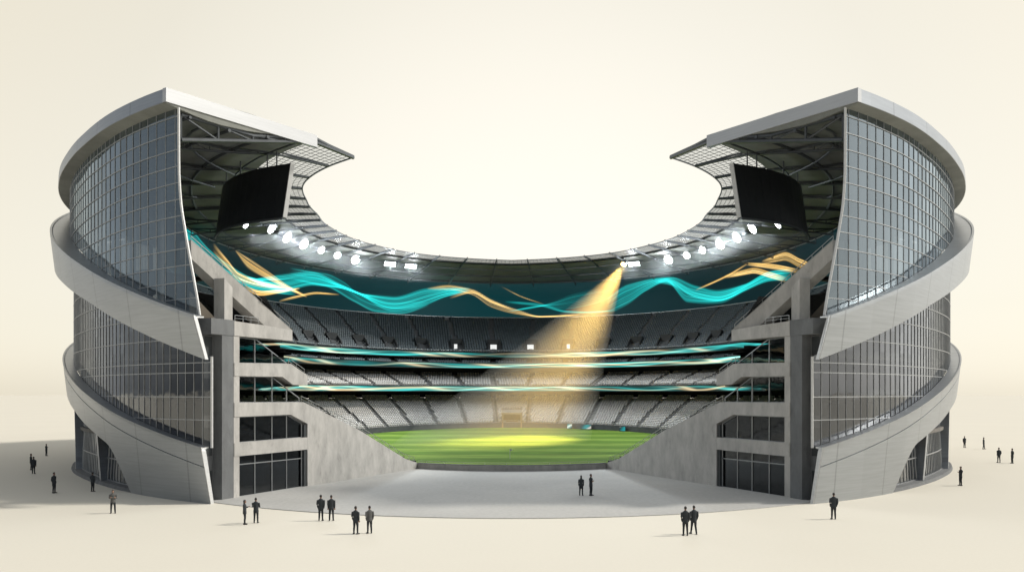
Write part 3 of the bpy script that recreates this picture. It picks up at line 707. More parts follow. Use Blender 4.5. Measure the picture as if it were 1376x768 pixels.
# pitch-side boards
def board_colors(me, seed):
    ca = me.color_attributes.new('screen', 'FLOAT_COLOR', 'POINT'); co = [v.co.copy() for v in me.vertices]
    for i, p in enumerate(co):
        f = .5 + .5 * math.sin(p.x * 3.1 + seed + p.z * 2); g2 = max(0, math.sin(p.x * 1.7 + p.z * 3 + seed * 2)) ** 4
        ca.data[i].color = (.02 + .7 * g2, .25 * f + .6 * g2 + .05, .25 * f + .5 * g2 + .06, 1)
for i, (t, w, lab) in enumerate(((162.5, .9, 'narrow teal and white advertising board at the far pitch edge, next to a wider one'), (157.2, 2.0, 'widest teal and white advertising board at the far pitch edge'), (144, 1.1, 'small teal advertising board alone near the sunlit wing side of the pitch'))):
    t = 360 - t; r = L_r0(t) - .7; p = P(t, r, 0); br = empty('advertising_board', (p.x, p.y, field_z(p.y)), -rad(t), label=lab, cat='advertising board', group='boards along the pitch edge')
    b = MB(); b.grid([[(-w / 2 + w * u, 0, .1 + .75 * v) for u in ths(0, 1, .04)] for v in ths(0, 1, .125)]); me = b.mesh('display'); board_colors(me, i); o = link_mesh('display', me, 'screen', br); o.location = (0, .09 if False else -.0, 0)
    b = MB(); b.box((0, -.07, .45), (w + .1, .1, .9)); o = b.build('cabinet', 'black', br)
    # the lit side looks at the bowl centre
    br.rotation_euler = (0, 0, -rad(t) + 0)
    for ch in br.children:
        if ch.name.startswith('display'): ch.location = (0, -.0, 0)

# ------------------------------------------------------------------ displays
def curve(pts):
    f = table(pts); a, c = pts[0][0], pts[-1][0]
    return f, a, c
def strands(G, PH, VV, A, B, col, core, n, width, amp, fill=0., seed=0):
    fa, a0, a1 = curve(A); fb, b0, b1 = curve(B)
    lo, hi = min(a0, b0), max(a1, b1); ph = PH[0]
    va = np.array([fa(min(max(p, a0), a1)) for p in ph]); vb = np.array([fb(min(max(p, b0), b1)) for p in ph])
    edge = np.clip((ph - lo) / 4, 0, 1) * np.clip((hi - ph) / 4, 0, 1)
    r = random.Random(seed)
    n = int(n * 1.9)
    for k in range(n):
        u = k / max(1, n - 1); u = u + r.uniform(-.03, .03); w = width * r.choice((.35, .45, .55, .7, 1.3))
        wob = .012 * np.sin(ph * r.uniform(.1, .25) + r.uniform(0, 6))
        c = va + (vb - va) * u + wob
        i = np.exp(-((VV - c[None]) / w)**2) * edge[None] * amp * r.uniform(.3, 1.15) * (1.5 if k in (0, n - 1) else 1)
        sh = .5 + .5 * np.sin(ph * .12 + r.uniform(0, 6))
        cc = np.array(col)[None] * (1 - sh[:, None] * .5) + np.array(core)[None] * sh[:, None] * .5
        G += i[..., None] * cc[None]
    if fill:
        mn, mx = np.minimum(va, vb), np.maximum(va, vb)
        m = 1 / (1 + np.exp(-(VV - mn[None]) / .02)) * 1 / (1 + np.exp((VV - mx[None]) / .02))
        G += (m * edge[None] * fill * .6)[..., None] * np.array(col)[None, None]
def display(root, name, rows, colors):
    b = MB(); b.grid(rows); me = b.mesh(name)
    ca = me.color_attributes.new('screen', 'FLOAT_COLOR', 'POINT')
    G = np.concatenate([np.clip(colors, 0, 2.5), np.ones(colors.shape[:2] + (1,))], -1).astype(np.float32)
    ca.data.foreach_set('color', G.reshape(-1))
    return link_mesh(name, me, 'screen', root)
def lp(phi, d=0.): return (45 + d) * math.sin(rad(phi)), CY + (57 + d) * math.cos(rad(phi))
NPH, NV = 1300, 130
ph = np.linspace(-95, 95, NPH); vv = np.linspace(0, 1, NV)
PH, VV = np.meshgrid(ph, vv)
G = np.zeros((NV, NPH, 3))
bgm = .55 + .45 * np.cos(np.radians(PH * 2.3 + 20)); G += bgm[..., None] * np.array((.001, .024, .027)) + np.array((.0015, .012, .015))
TEAL, TC, GOLD, GC = (.0, .30, .29), (.05, .74, .70), (.70, .40, .08), (1.0, .78, .40)
st = lambda A, B, c, k, n, w, a, fill=0., seed=0: strands(G, PH, VV, A, B, c, k, n, w, a, fill, seed)
st([(-104, .99), (-88, .60), (-80, .35), (-70, .20), (-58, .25)], [(-90.7, .99), (-85.4, .80), (-78.6, .62), (-70.9, .46), (-60, .42)], TEAL, TC, 16, .014, .5, .12, 1)
st([(-69.8, .47), (-62.9, .68), (-52.9, .90), (-45.9, .68), (-41.2, .515), (-31.7, .10), (-25.2, .216), (-17.3, .579), (-11, .76)],
   [(-73, .45), (-62.9, .30), (-52.9, .57), (-46, .59), (-39.2, .486), (-31.7, .49), (-21.8, .80), (-11, .86)], TEAL, TC, 22, .013, .62, .26, 2)
st([(-60, .9), (-50, .9), (-45, .75), (-40, .42), (-33, .3), (-24, .4)], [(-60, .62), (-50, .6), (-42, .30), (-36, .08), (-30, .06), (-22, .3)], TEAL, TC, 10, .012, .45, .12, 3)
st([(-1, .20), (5.1, .285), (11, .449), (16.3, .649), (22, .75)], [(-1, .19), (7.7, .35), (14.3, .26), (20.8, .35), (26, .5)], TEAL, TC, 12, .012, .3, .08, 4)
st([(-2, .5), (7.7, .391), (14.3, .184), (20.8, .14), (28, .16)], [(-2, .45), (7.7, .33), (14.3, .15), (20.8, .12), (28, .15)], TEAL, TC, 4, .012, .5, 0, 5)
st([(24.8, .50), (30.8, .843), (38.1, .92), (42.6, .897), (49.1, .60), (56, .40), (62.9, .45), (70, .62), (78, .55)],
   [(26, .10), (30.8, .315), (35.5, .624), (40.9, .816), (46.9, .215), (56.1, .112), (62.9, .30), (70, .42), (78, .3)], TEAL, TC, 24, .012, .6, .24, 6)
st([(38, .86), (42.6, .80), (49.1, .419), (56, .239), (64, .40)], [(38, .82), (42, .72), (49, .30), (56, .15), (64, .33)], TEAL, TC, 6, .014, .8, .1, 7)
gold = lambda A, d, n=5, w=.012, a=.7, seed=0: st(A, [(p, v + dv) for (p, v), dv in zip(A, d)], GOLD, GC, n, w * .62, a, .05, seed)
gold([(-84.3, .99), (-79.2, .72), (-75.4, .50), (-69, .42), (-60, .40)], (-.20, -.18, -.15, -.10, -.02), 9, .016, .85, 11)
gold([(-76.6, .99), (-72.3, .69), (-66.4, .53), (-60.7, .383), (-55, .25)], (.0, .20, .16, .07, .01), 10, .016, .9, 12)
gold([(-73.7, .26), (-69.3, .20), (-63.5, .31), (-57, .44)], (-.05, -.09, -.08, .0), 8, .018, .95, 13)
gold([(-63.2, .04), (-58.3, .19), (-51.8, .367), (-46, .41)], (.02, .04, .03, .0), 4, .014, .8, 14)
gold([(-22.5, .79), (-16.5, .909), (-10.6, .823), (-5.4, .535), (1.2, .244), (7.8, .04), (18, .07)], (-.02, -.12, -.16, -.22, -.12, .0, -.01), 8, .014, .62, 15)
gold([(-16.5, .52), (-10.6, .713), (-5.5, .461), (.5, .235)], (.10, .06, .05, .0), 6, .014, .7, 16)
gold([(-3, .91), (2.4, .618), (8.5, .40)], (.015, .01, .0), 2, .012, .6, 17)
gold([(49, .48), (58, .721), (64.5, .95)], (.03, .03, .02), 4, .014, .7, 18)
gold([(68, .92), (74.7, .972), (80.3, .72), (86, .45)], (-.08, -.16, -.16, -.14), 9, .016, .9, 19)
gold([(57, .70), (64.8, .685), (70.9, .475), (76, .28)], (.04, .10, .12, .12), 9, .016, .9, 20)
gold([(63, .93), (70.9, .702), (80, .42)], (.04, .09, .08), 8, .016, .9, 21)
vw = empty('video_wall', (0, CY + 57, 24), label='tall curved display wall of teal and gold light waves under the roof', cat='display')
def led_row(z): return [Vector((*lp(p), z)) - Vector((0, CY + 57, 24)) for p in ph]
display(vw, 'display', [led_row(24.12 + 7.2 * v) for v in vv], G)
for z, nm in ((24.22, 'bottom_rail'), (31.38, 'top_rail')):
    b = MB(); b.tube([Vector((*lp(p, -.12), z)) - Vector((0, CY + 57, 24)) for p in np.linspace(-122, 122, 200)], .085, 6); b.build(nm, 'mullion', vw)
b = MB(); b.grid([[Vector((*lp(p, d), z)) - Vector((0, CY + 57, 24)) for p in np.linspace(-122, 122, 160)] for d, z in ((.12, 31.9), (.12, 23.6), (.12, 15.5))]); b.build('backing_wall', 'black', vw)
def ribbon_screen(label, rf, zb, zt_, seed):
    nT, nV = 1100, 14
    th = np.linspace(48, 312, nT); v = np.linspace(0, 1, nV); TH, V2 = np.meshgrid(th, v)
    r = random.Random(seed); Gx = np.zeros((nV, nT, 3))
    base = .35 + .25 * np.sin(np.radians(TH * 9 + seed * 40)) + .2 * np.sin(np.radians(TH * 23 + seed * 70))
    Gx += np.clip(base, .08, 1)[..., None] * np.array((.0, .22, .22))
    for k in range(26):
        c0 = r.uniform(48, 312); L = r.uniform(9, 26); am = r.uniform(.25, .5); f = r.uniform(5, 11); p = r.uniform(0, 360)
        c = .5 + am * np.sin(np.radians((TH - c0) * f + p)); e = np.exp(-((TH - c0) / L)**2)
        teal = r.random() < .6
        w = r.uniform(.10, .22)
        i = np.exp(-((V2 - c) / w)**2) * e * r.uniform(.6, 1.2)
        Gx += i[..., None] * (np.array((.05, .62, .58)) if teal else np.array((.95, .68, .36)))
    for c0 in (120, 157, 171, 197, 240):                    # gold and white flashes
        c0 += r.uniform(-6, 6); c = .5 - .5 * np.clip((TH - c0) / 5, -1, 1); e = np.exp(-((TH - c0) / 4.2)**2)
        Gx += (np.exp(-((V2 - c) / .25)**2) * e)[..., None] * np.array((.95, .72, .42))
    root = empty('ribbon_screen', (0, CY + rf(180), zb(180)), label=label, cat='display', group='ribbon displays round the bowl')
    off = -root.location
    Gx *= .78
    o = display(root, 'display', [[P(t, rf(t) - .02, zb(t) + (zt_(t) - zb(t)) * u) for t in th] for u in v], Gx); o.location = off
    b = MB(); T = ths(25, 335, 1)
    b.grid([[P(t, rf(t) + d, f(t) + z) for t in T] for d, f, z in ((-.05, zt_, .02), (-.05, zt_, .12), (.3, zt_, .12), (.3, zb, -.1), (-.05, zb, -.1), (-.05, zb, -.02))])
    o = b.build('casing', 'black', root); o.location = off
ribbon_screen('topmost teal and gold ribbon display along the front of the dark top tier', A_r, A_b, A_t, 3)
ribbon_screen('middle teal and gold ribbon display along the front of the club balcony', B_r, B_b, B_t, 8)
ribbon_screen('lowest teal and gold ribbon display just above the pale lower seats', C_r, C_b, C_t, 14)

# ------------------------------------------------------------------ hanging screens
def scoreboard(s, label):
    a = Vector((-s * 21.3, 86.0, 0)); c = Vector((-s * 31.6, 97.3, 0))
    root = empty('hanging_screen', (a + c) / 2 + Vector((0, 0, 25.7)), label=label, cat='screen', group='screens hung under the roof ends')
    d = (c - a); n = Vector((d.y, -d.x, 0)).normalized()
    if n.y > 0: n = -n
    off = -root.location; K = 14
    def pt(u, v, dep): 
        p = a + d * u + n * (1.7 * 4 * u * (1 - u)) + n * dep
        sh = Vector((-s * .75 * (1 - v), 0, 0))
        return p + sh + Vector((0, 0, 25.6 + 5.2 * v))
    b = MB()
    loop = lambda v: [pt(k / K, v, 0) for k in range(K + 1)] + [pt(k / K, v, -.3) for k in range(K, -1, -1)] + [pt(0, v, 0)]
    b.grid([loop(0), loop(1)])
    for v in (0, 1): b.grid([[pt(k / K, v, 0) for k in range(K + 1)], [pt(k / K, v, -.3) for k in range(K + 1)]])
    o = b.build('screen_body', 'black', root); o.location = off
    b = MB(); b.prism([pt(0, 0, .06), pt(0, 1, .06), pt(0, 1, -.36), pt(0, 0, -.36)], -d.normalized() * .12); o = b.build('edge_trim', 'metal_edge', root, fix=True); o.location = off
    b = MB(); b.tube([pt(k / K, 0, .05) - Vector((0, 0, .1)) for k in range(K + 1)], .12, 6); o = b.build('bottom_trim', 'steel', root); o.location = off
    for u in (.12, .2, .5, .8):
        b = MB(); b.tube([pt(u, 1, -.2), pt(u, 1, -.2) + Vector((0, 0, 1.4))], .07, 6); o = b.build('hanger', 'steel', root); o.location = off
scoreboard(1, 'black hanging screen under the roof end of the shaded blue-glass wing')
scoreboard(-1, 'black hanging screen under the roof end of the sunlit warm-glass wing')

# ------------------------------------------------------------------ floodlights
TGT = Vector((0, 131, 1.5))
def flood(p, big, label, dirx, bank=False):
    root = empty('floodlight', p, label=label, cat='floodlight', group='floodlights along the roof rim')
    to = (Vector((TGT.x + dirx, TGT.y - 14, TGT.z)) - p).normalized(); q = to.to_track_quat('-Y', 'Z').to_matrix()
    b = MB(); ln = MB()
    if not bank:
        k_s = .82 if big else .62
        b.tube([q @ Vector((0, .3, 0)), q @ Vector((0, .02, 0))], [.6 * k_s, 1.08 * k_s], 20)
        spots = [(0, 0)] + [(.44 * math.cos(w), .44 * math.sin(w)) for w in [2 * math.pi * k / 6 for k in range(6)]] + [(.86 * math.cos(w), .86 * math.sin(w)) for w in [2 * math.pi * k / 11 for k in range(11)]]
        spots = [(x * k_s, z * k_s) for x, z in spots]; rr_ = .115 * k_s
    else:
        W, Hh = (2.3, 1.0); b.box((0, .12, 0), (W, .2, Hh), q); rr_ = .105
        spots = [((i - 2) * W / 5, (j - .5) * Hh / 2) for i in range(5) for j in range(2)]
    b.build('housing', 'lamp_body', root)
    for x, z in spots:
        pts = [q @ Vector((x + rr_ * math.cos(w), -.01, z + rr_ * math.sin(w))) for w in [2 * math.pi * k / 12 for k in range(12)]]
        ln.prism(pts, q @ Vector((0, -.05, 0)))
    ln.build('lamps', 'lamp_white', root)
    b = MB(); b.tube([(0, .2, 0), (0, .5, 1.0)], .06, 6); b.tube([(-.8, .2, .2), (-.5, .5, 1.0)], .04, 6); b.tube([(.8, .2, .2), (.5, .5, 1.0)], .04, 6); b.build('bracket', 'steel', root)
    L = bpy.data.lights.new('flood_lamp', 'SPOT'); L.energy = 15000 if big else 8000; L.color = (.90, .96, 1.0); L.spot_size = rad(150); L.spot_blend = .9; L.shadow_soft_size = .8
    lo = bpy.data.objects.new('flood_lamp', L); COL.objects.link(lo); lo.parent = root; lo.location = q @ Vector((0, -.4, 0))
    lo.rotation_euler = (Vector((TGT.x + dirx, TGT.y, TGT.z)) - p).to_track_quat('-Z', 'Y').to_euler()
FL = [(-35.2, 125.0, False), (-33.9, 126, True), (-33.6, 133.5, True), (-32.5, 139.5, True), (-31.0, 145.3, False), (-29.5, 150.8, False), (-27.3, 155.8, True), (-22, 161, False), (-18.6, 164, False)]
order = ['nearest', 'second nearest', 'third nearest', 'fourth nearest', 'fifth nearest', 'sixth nearest', 'seventh nearest', 'eighth nearest', 'farthest']
for s, who in ((1, 'shaded'), (-1, 'sunlit')):
    for i, (x, y, big) in enumerate(FL):
        if s == -1 and i == 8: continue
        if i == 0: x, y = -36.6, 123.0
        nm = order[i] if not (s == -1 and i == 7) else 'farthest'
        flood(Vector((x * s, y, 31.9)), big, f'white floodlight bank, {nm} to the hanging screen of the {who} wing' if nm != 'farthest' else f'white floodlight bank ending the row that starts at the {who} wing', x * s * -.3, i >= 7)
# golden spotlight and its beam through the hazy air
sp = Vector((19.9, 158.9, 31.6)); tg = Vector((0.6, 135.5, field_z(135)))
root = empty('spotlight', sp, label='golden spotlight under the rear roof rim throwing the yellow beam', cat='spotlight')
q = (tg - sp).normalized().to_track_quat('-Z', 'Y').to_matrix()
b = MB(); b.tube([q @ Vector((0, 0, .9)), q @ Vector((0, 0, .5)), q @ Vector((0, 0, -.1))], [.25, .42, .5], 14); b.build('housing', 'lamp_body', root)
b = MB(); b.prism([q @ Vector((.44 * math.cos(w), .44 * math.sin(w), -.12)) for w in [2 * math.pi * k / 18 for k in range(18)]], q @ Vector((0, 0, -.05))); b.build('lamp', 'lamp_gold', root)
b = MB(); b.tube([q @ Vector((.5, 0, .4)), Vector((.2, 0, 1.1))], .05, 6); b.tube([q @ Vector((-.5, 0, .4)), Vector((-.2, 0, 1.1))], .05, 6); b.build('yoke', 'steel', root)
HA = 14.5
L = bpy.data.lights.new('gold_lamp', 'SPOT'); L.energy = 900000; L.color = (1.0, .655, .19); L.spot_size = rad(2 * HA); L.spot_blend = 1.0; L.shadow_soft_size = 1.1
lo = bpy.data.objects.new('gold_lamp', L); COL.objects.link(lo); lo.parent = root; lo.location = q @ Vector((0, 0, -.4)); lo.rotation_euler = q.to_euler()
ax = (tg - sp).normalized(); a_ = ax.orthogonal().normalized(); c_ = ax.cross(a_)
b = MB(); k1 = math.tan(rad(HA + .6)); ring0 = []; ring1 = []
for k in range(48):
    w = 2 * math.pi * k / 48; dr = (ax + (a_ * math.cos(w) + c_ * math.sin(w)) * k1)
    p0 = sp + dr * .6
    t = 0.0
    lo_, hi_ = 1., 80.
    for _ in range(40):
        m_ = (lo_ + hi_) / 2; pz = sp + dr * m_
        if pz.z > field_z(pz.y) + .06: lo_ = m_
        else: hi_ = m_
    ring0.append(p0 - sp); ring1.append(sp + dr * lo_ - sp)
b.grid([ring0 + [ring0[0]], ring1 + [ring1[0]]]); b.poly(ring0); b.poly(ring1)
bm_ = b.build('light_beam', 'black', None, fix=True); bm_.location = sp
m = bpy.data.materials.new('beam_air'); m.use_nodes = True; nt = m.node_tree; nt.nodes.clear(); MATS['beam_air'] = m
out = N(nt, 'ShaderNodeOutputMaterial'); vs = N(nt, 'ShaderNodeVolumeScatter'); vs.inputs['Density'].default_value = .0062; vs.inputs['Color'].default_value = (1, .95, .8, 1)
nt.links.new(vs.outputs[0], out.inputs['Volume']); bm_.data.materials.clear(); bm_.data.materials.append(m)
tag(bm_, 'golden beam of lit hazy air slanting from the roof down to the pitch', 'light beam', kind='stuff')

# ------------------------------------------------------------------ mist volume added to give the floodlights a glow under the roof rim
m = bpy.data.materials.new('rim_air'); m.use_nodes = True; nt = m.node_tree; nt.nodes.clear(); MATS['rim_air'] = m
out = N(nt, 'ShaderNodeOutputMaterial'); pv = N(nt, 'ShaderNodeVolumePrincipled'); pv.inputs['Density'].default_value = .0072; pv.inputs['Color'].default_value = (.93, .97, 1, 1)
nt.links.new(pv.outputs[0], out.inputs['Volume'])
b = MB(); T = ths(66, 294, 3)
sec = lambda t: [P(t, Li(fold(t)) + 3.0, 32.4), P(t, LED(t) - .35, 31.2), P(t, LED(t) - .6, 28.4), P(t, Li(fold(t)) + 4.0, 29.0)]
rows = [sec(t) for t in T]
b.grid([r + [r[0]] for r in rows]); b.poly(rows[0]); b.poly(rows[-1])
hz = b.build('haze', 'black', None, fix=True); hz.data.materials.clear(); hz.data.materials.append(m)
tag(hz, 'pale misty glow added round the floodlights under the roof rim', 'haze', kind='stuff')

# ------------------------------------------------------------------ people
def person_mesh(pose, seed, female=False):
    """one continuous figure facing -Y: overlapping lofts fused by a voxel remesh"""
    r = random.Random(seed); b = MB(); skin_pts = []
    legx = r.uniform(.09, .13); lean = r.uniform(-.015, .015)
    sh = .205 if not female else .175; hip = .165
    dep = .125
    b.loft([((0, 0, .84), hip, .115, 0), ((0, 0, .95), hip + .005, .125, 0), ((lean * .5, 0, 1.10), .172 if not female else .14, .122, 0), ((lean, .0, 1.28), sh - .02, .13, 0), ((lean, .01, 1.40), sh, .115, 0), ((lean, .015, 1.455), sh - .07, .08, 0), ((lean, .01, 1.50), .065, .06, 0)])
    coat = pose in ('coat',)
    b.loft([((0, 0, .74 if not coat else .62), hip + .02, .13, 0), ((0, 0, .86), hip + .022, .135, 0), ((0, 0, 1.0), hip, .125, 0)])
    # legs
    stride = {'walk': .20, 'step': .12}.get(pose, .0)
    for sgn in (-1, 1):
        fy = -stride if sgn > 0 else stride * .8
        foot = Vector((sgn * (legx + .015), fy, .05)); knee = Vector((sgn * (legx - .0), fy * .45 - .02, .48)); hp = Vector((sgn * .085, 0, .90))
        b.tube([hp, (hp + knee) / 2, knee, (knee + foot) / 2 + Vector((0, .01, .02)), foot + Vector((0, 0, .03))], [.095, .088, .068, .062, .050], 10)
        yaw = sgn * .25
        fw = Vector((math.sin(yaw), -math.cos(yaw), 0))
        b.tube([foot + Vector((0, .05, 0)) - fw * .06, foot - Vector((0, 0, .005)), foot + fw * .10 - Vector((0, 0, .012)), foot + fw * .19 - Vector((0, 0, .022))], [.038, .05, .042, .028], 8)
    # arms
    def hand(w, dirv, side, curl=.5):
        dirv = dirv.normalized(); up = Vector((0, -1, 0)) if abs(dirv.y) < .8 else Vector((0, 0, 1))
        a = dirv.cross(up).normalized(); pal = a.cross(dirv).normalized()
        b.tube([w, w + dirv * .05, w + dirv * .09], [.028, .040, .036], 8)
        for k, ln in enumerate((.062, .075, .07, .052)):
            o = a * ((k - 1.5) * .021); p0 = w + dirv * .07 + o; p1 = p0 + dirv * ln * .6 + pal * .01; p2 = p1 + dirv * ln * .35 + pal * ln * curl * .6
            b.tube([p0, p1, p2], [.0115, .0105, .009], 6)
        tb = w + dirv * .03 - a * .03 * side; b.tube([tb, tb - a * .03 * side + dirv * .03, tb - a * .032 * side + dirv * .06 + pal * .02], [.014, .012, .010], 6)
        skin_pts.append(((w + dirv * .09), .085))
    for sgn in (-1, 1):
        S = Vector((sgn * sh + lean, .01, 1.395))
        if pose in ('pockets', 'walk', 'coat', 'step') or (pose == 'onepocket' and sgn > 0):
            E = Vector((sgn * (sh + .035), .05, 1.12)); W = Vector((sgn * (hip + .035), -.03, .885))
            b.tube([S, (S + E) / 2, E, (E + W) / 2, W], [.074, .068, .062, .056, .048], 10)
            b.tube([W, W + Vector((-sgn * .02, -.02, -.06))], [.042, .04], 8)
        elif pose in ('stand', 'onepocket'):
            E = Vector((sgn * (sh + .03), .03, 1.12)); W = Vector((sgn * (sh + .02), -.03, .87))
            b.tube([S, (S + E) / 2, E, (E + W) / 2, W], [.072, .062, .052, .046, .034], 10); hand(W, Vector((0, -.12, -1)), sgn)
        elif pose == 'crossed':
            E = Vector((sgn * (sh + .05), -.03, 1.13)); W = Vector((-sgn * .07, -.19 - (.03 if sgn > 0 else 0), 1.19))
            b.tube([S, (S + E) / 2, E, (E + W) / 2, W], [.072, .063, .055, .048, .038], 10); hand(W, Vector((-sgn, .15, .1)), -sgn, .3)
        elif pose == 'behind':
            E = Vector((sgn * (sh + .075), .10, 1.13)); W = Vector((sgn * .05, .17, .93))
            b.tube([S, (S + E) / 2, E, (E + W) / 2, W], [.072, .063, .055, .048, .038], 10); hand(W, Vector((-sgn, 0, -.3)), sgn)
        elif pose == 'phone':
            if sgn > 0: E = Vector((sh + .05, -.02, 1.13)); W = Vector((.12, -.26, 1.24))
            else: E = Vector((-sh - .06, .05, 1.12)); W = Vector((-hip - .035, -.02, .885))
            b.tube([S, (S + E) / 2, E, (E + W) / 2, W], [.070, .062, .054, .047, .036], 10)
            if sgn > 0: hand(W, Vector((-.2, -1, .2)), sgn, .8)
    # neck and head
    hx, hy = lean, -.01
    b.tube([(hx, .015, 1.44), (hx, .0, 1.56)], [.062, .056], 10)
    b.loft([((hx, hy - .035, 1.525), .030, .035, 0), ((hx, hy - .02, 1.545), .052, .062, 0), ((hx, hy, 1.59), .066, .086, 0), ((hx, hy, 1.645), .073, .094, 0), ((hx, hy + .005, 1.70), .070, .088, 0), ((hx, hy + .01, 1.735), .048, .06, 0), ((hx, hy + .01, 1.75), .018, .02, 0)])
    b.tube([(hx, hy - .085, 1.655), (hx, hy - .108, 1.612), (hx, hy - .085, 1.60)], [.010, .017, .012], 6)
    for sgn in (-1, 1): b.tube([(hx + sgn * .072, hy + .01, 1.60), (hx + sgn * .082, hy + .02, 1.63), (hx + sgn * .074, hy + .01, 1.66)], [.010, .016, .010], 6)
    skin_pts.append((Vector((hx, hy, 1.63)), .135)); skin_pts.append((Vector((hx, 0, 1.53)), .06))
    me = b.mesh('person_body'); o = bpy.data.objects.new('tmp', me); COL.objects.link(o)
    md = o.modifiers.new('r', 'REMESH'); md.mode = 'VOXEL'; md.voxel_size = .0125; md.use_smooth_shade = True
    md2 = o.modifiers.new('s', 'SMOOTH'); md2.iterations = 2; md2.factor = .5
    md3 = o.modifiers.new('d', 'DECIMATE'); md3.ratio = .35
    dg = bpy.context.evaluated_depsgraph_get(); nm = bpy.data.meshes.new_from_object(o.evaluated_get(dg)); bpy.data.objects.remove(o)
    nm.name = 'person_body'; nm.materials.clear()
    mi = np.zeros(len(nm.polygons), np.int32)
    for i, p in enumerate(nm.polygons):
        c = p.center
        if c.z < .085: k = 3
        elif c.z < .80 and abs(c.x) < .23: k = 1
        else: k = 0
        for sp_, rd in skin_pts:
            if (c - sp_).length < rd: k = 2
        mi[i] = k
    nm.polygons.foreach_set('material_index', mi)
    h = MB(); hx_ = hx
    rings = [((hx_, hy + .03, 1.60), .070, .075, 0), ((hx_, hy + .022, 1.66), .081, .092, 0), ((hx_, hy + .012, 1.71), .078, .094, 0), ((hx_, hy + .012, 1.745), .057, .070, 0), ((hx_, hy + .012, 1.765), .02, .025, 0)]
    if female: rings = [((hx_, hy + .06, 1.42), .075, .04, 0), ((hx_, hy + .045, 1.52), .085, .06, 0)] + rings
    h.loft(rings)
    return nm, h.mesh('hair')
mat('cloth_dark', (.030, .036, .041), .85, 0, .2, (1, 1, 1), 6)
mat('cloth_grey', (.095, .095, .092), .85, 0, .2, (1, 1, 1), 6)
mat('trousers', (.020, .024, .028), .85, 0, .2, (1, 1, 1), 6)
mat('skin', (.24, .145, .105), .6, 0, .1, (1, 1, 1), 8)
mat('shoe', (.012, .012, .013), .5, 0, .1)
mat('hair', (.018, .015, .013), .6, 0, .2)
# x, y, facing (deg, 0 = towards camera, 180 = towards the stadium), pose, woman, jacket, height, label
PEOPLE = [
 (-64.4, 123.5, 150, 'phone', 0, 'cloth_dark', 1.66, 'lone dark figure farthest out in the shade beside the blue-glass wing'),
 (-54.4, 101.0, 120, 'pockets', 0, 'cloth_dark', 1.85, 'person in dark jacket in the shaded pair, the one farther from the building'),
 (-51.6, 96.3, 190, 'onepocket', 0, 'cloth_dark', 1.86, 'person in dark jacket in the shaded pair, the one nearer the building'),
 (-39.9, 77.8, 80, 'coat', 0, 'cloth_dark', 1.82, 'dark coated person standing side-on in the shade between the pair and the entrance'),
 (-37.1, 79.0, 165, 'phone', 0, 'cloth_dark', 1.72, 'dark figure just outside the shaded entrance beside its plinth'),
 (-28.95, 64.8, 20, 'crossed', 0, 'cloth_grey', 1.72, 'man in grey suit with crossed arms at the edge of the long shadow'),
 (-17.75, 59.3, 110, 'phone', 1, 'cloth_dark', 1.64, 'long-haired woman in dark coat holding her hands before her, beside a man'),
 (-17.2, 60.0, 185, 'crossed', 0, 'cloth_dark', 1.70, 'man with folded arms standing next to the long-haired woman'),
 (-13.07, 61.05, 178, 'pockets', 0, 'cloth_dark', 1.78, 'man with hands in pockets in the pair by the forecourt edge, closer to the woman'),
 (-12.35, 61.05, 184, 'stand', 0, 'cloth_dark', 1.76, 'man with arms hanging in the pair by the forecourt edge, farther from the woman'),
 (-9.67, 55.26, 160, 'onepocket', 0, 'cloth_dark', 1.74, 'frontmost pair of the shaded side: man in plain dark jacket'),
 (-8.86, 55.56, 205, 'pockets', 0, 'cloth_grey', 1.72, 'frontmost pair of the shaded side: man in jacket with greyer shoulder'),
 (5.85, 75.54, 170, 'coat', 1, 'cloth_dark', 1.72, 'slim dark figure in the middle of the forecourt beside a taller man'),
 (6.67, 75.54, 60, 'crossed', 0, 'cloth_dark', 1.83, 'taller man with folded arms in the middle of the forecourt'),
 (10.62, 54.69, 178, 'pockets', 0, 'cloth_dark', 1.80, 'broad-shouldered man in the front pair before the sunlit wing, standing still'),
 (11.25, 55.26, 190, 'walk', 0, 'cloth_dark', 1.78, 'man mid-step in the front pair before the sunlit wing'),
 (22.24, 61.76, 172, 'pockets', 0, 'cloth_dark', 1.84, 'lone dark man by the foot of the sunlit wing'),
 (42.2, 84.0, 275, 'phone', 0, 'cloth_dark', 1.82, 'dark figure holding something up in the sun near the sunlit entrance'),
 (71.9, 141.9, 10, 'onepocket', 0, 'cloth_dark', 1.84, 'distant person with legs apart in the sun, next to the building'),
 (73.0, 138.2, 60, 'step', 0, 'cloth_dark', 1.84, 'distant small figure walking in the sun between the pair and the legs-apart person'),
 (60.9, 111.7, 185, 'pockets', 0, 'cloth_dark', 1.88, 'broad dark figure in the sunlit distant pair'),
 (61.9, 110.5, 265, 'coat', 0, 'cloth_dark', 1.86, 'narrow side-on figure in the sunlit distant pair'),
]
for i, (x, y, face, pose, fem, jk, hgt, lab) in enumerate(PEOPLE):
    me, hm = person_mesh(pose, i * 13 + 5, bool(fem))
    z0 = .052 if (abs(x) < 15 and 60 < y < 98 and (Vector((x, y - CY)).length < FE(math.degrees(math.atan2(abs(x), CY - y))))) else .004
    o = bpy.data.objects.new('person', me); COL.objects.link(o)
    for n_ in (jk, 'trousers', 'skin', 'shoe'): me.materials.append(MATS[n_])
    k = hgt / 1.765
    o.location = (x, y, z0); o.rotation_euler = (0, 0, rad(face)); o.scale = (k, k, k)
    tag(o, lab, 'person', 'people around the stadium')
    hm.polygons.foreach_set('use_smooth', [True] * len(hm.polygons))
    link_mesh('hair', hm, 'hair', o)

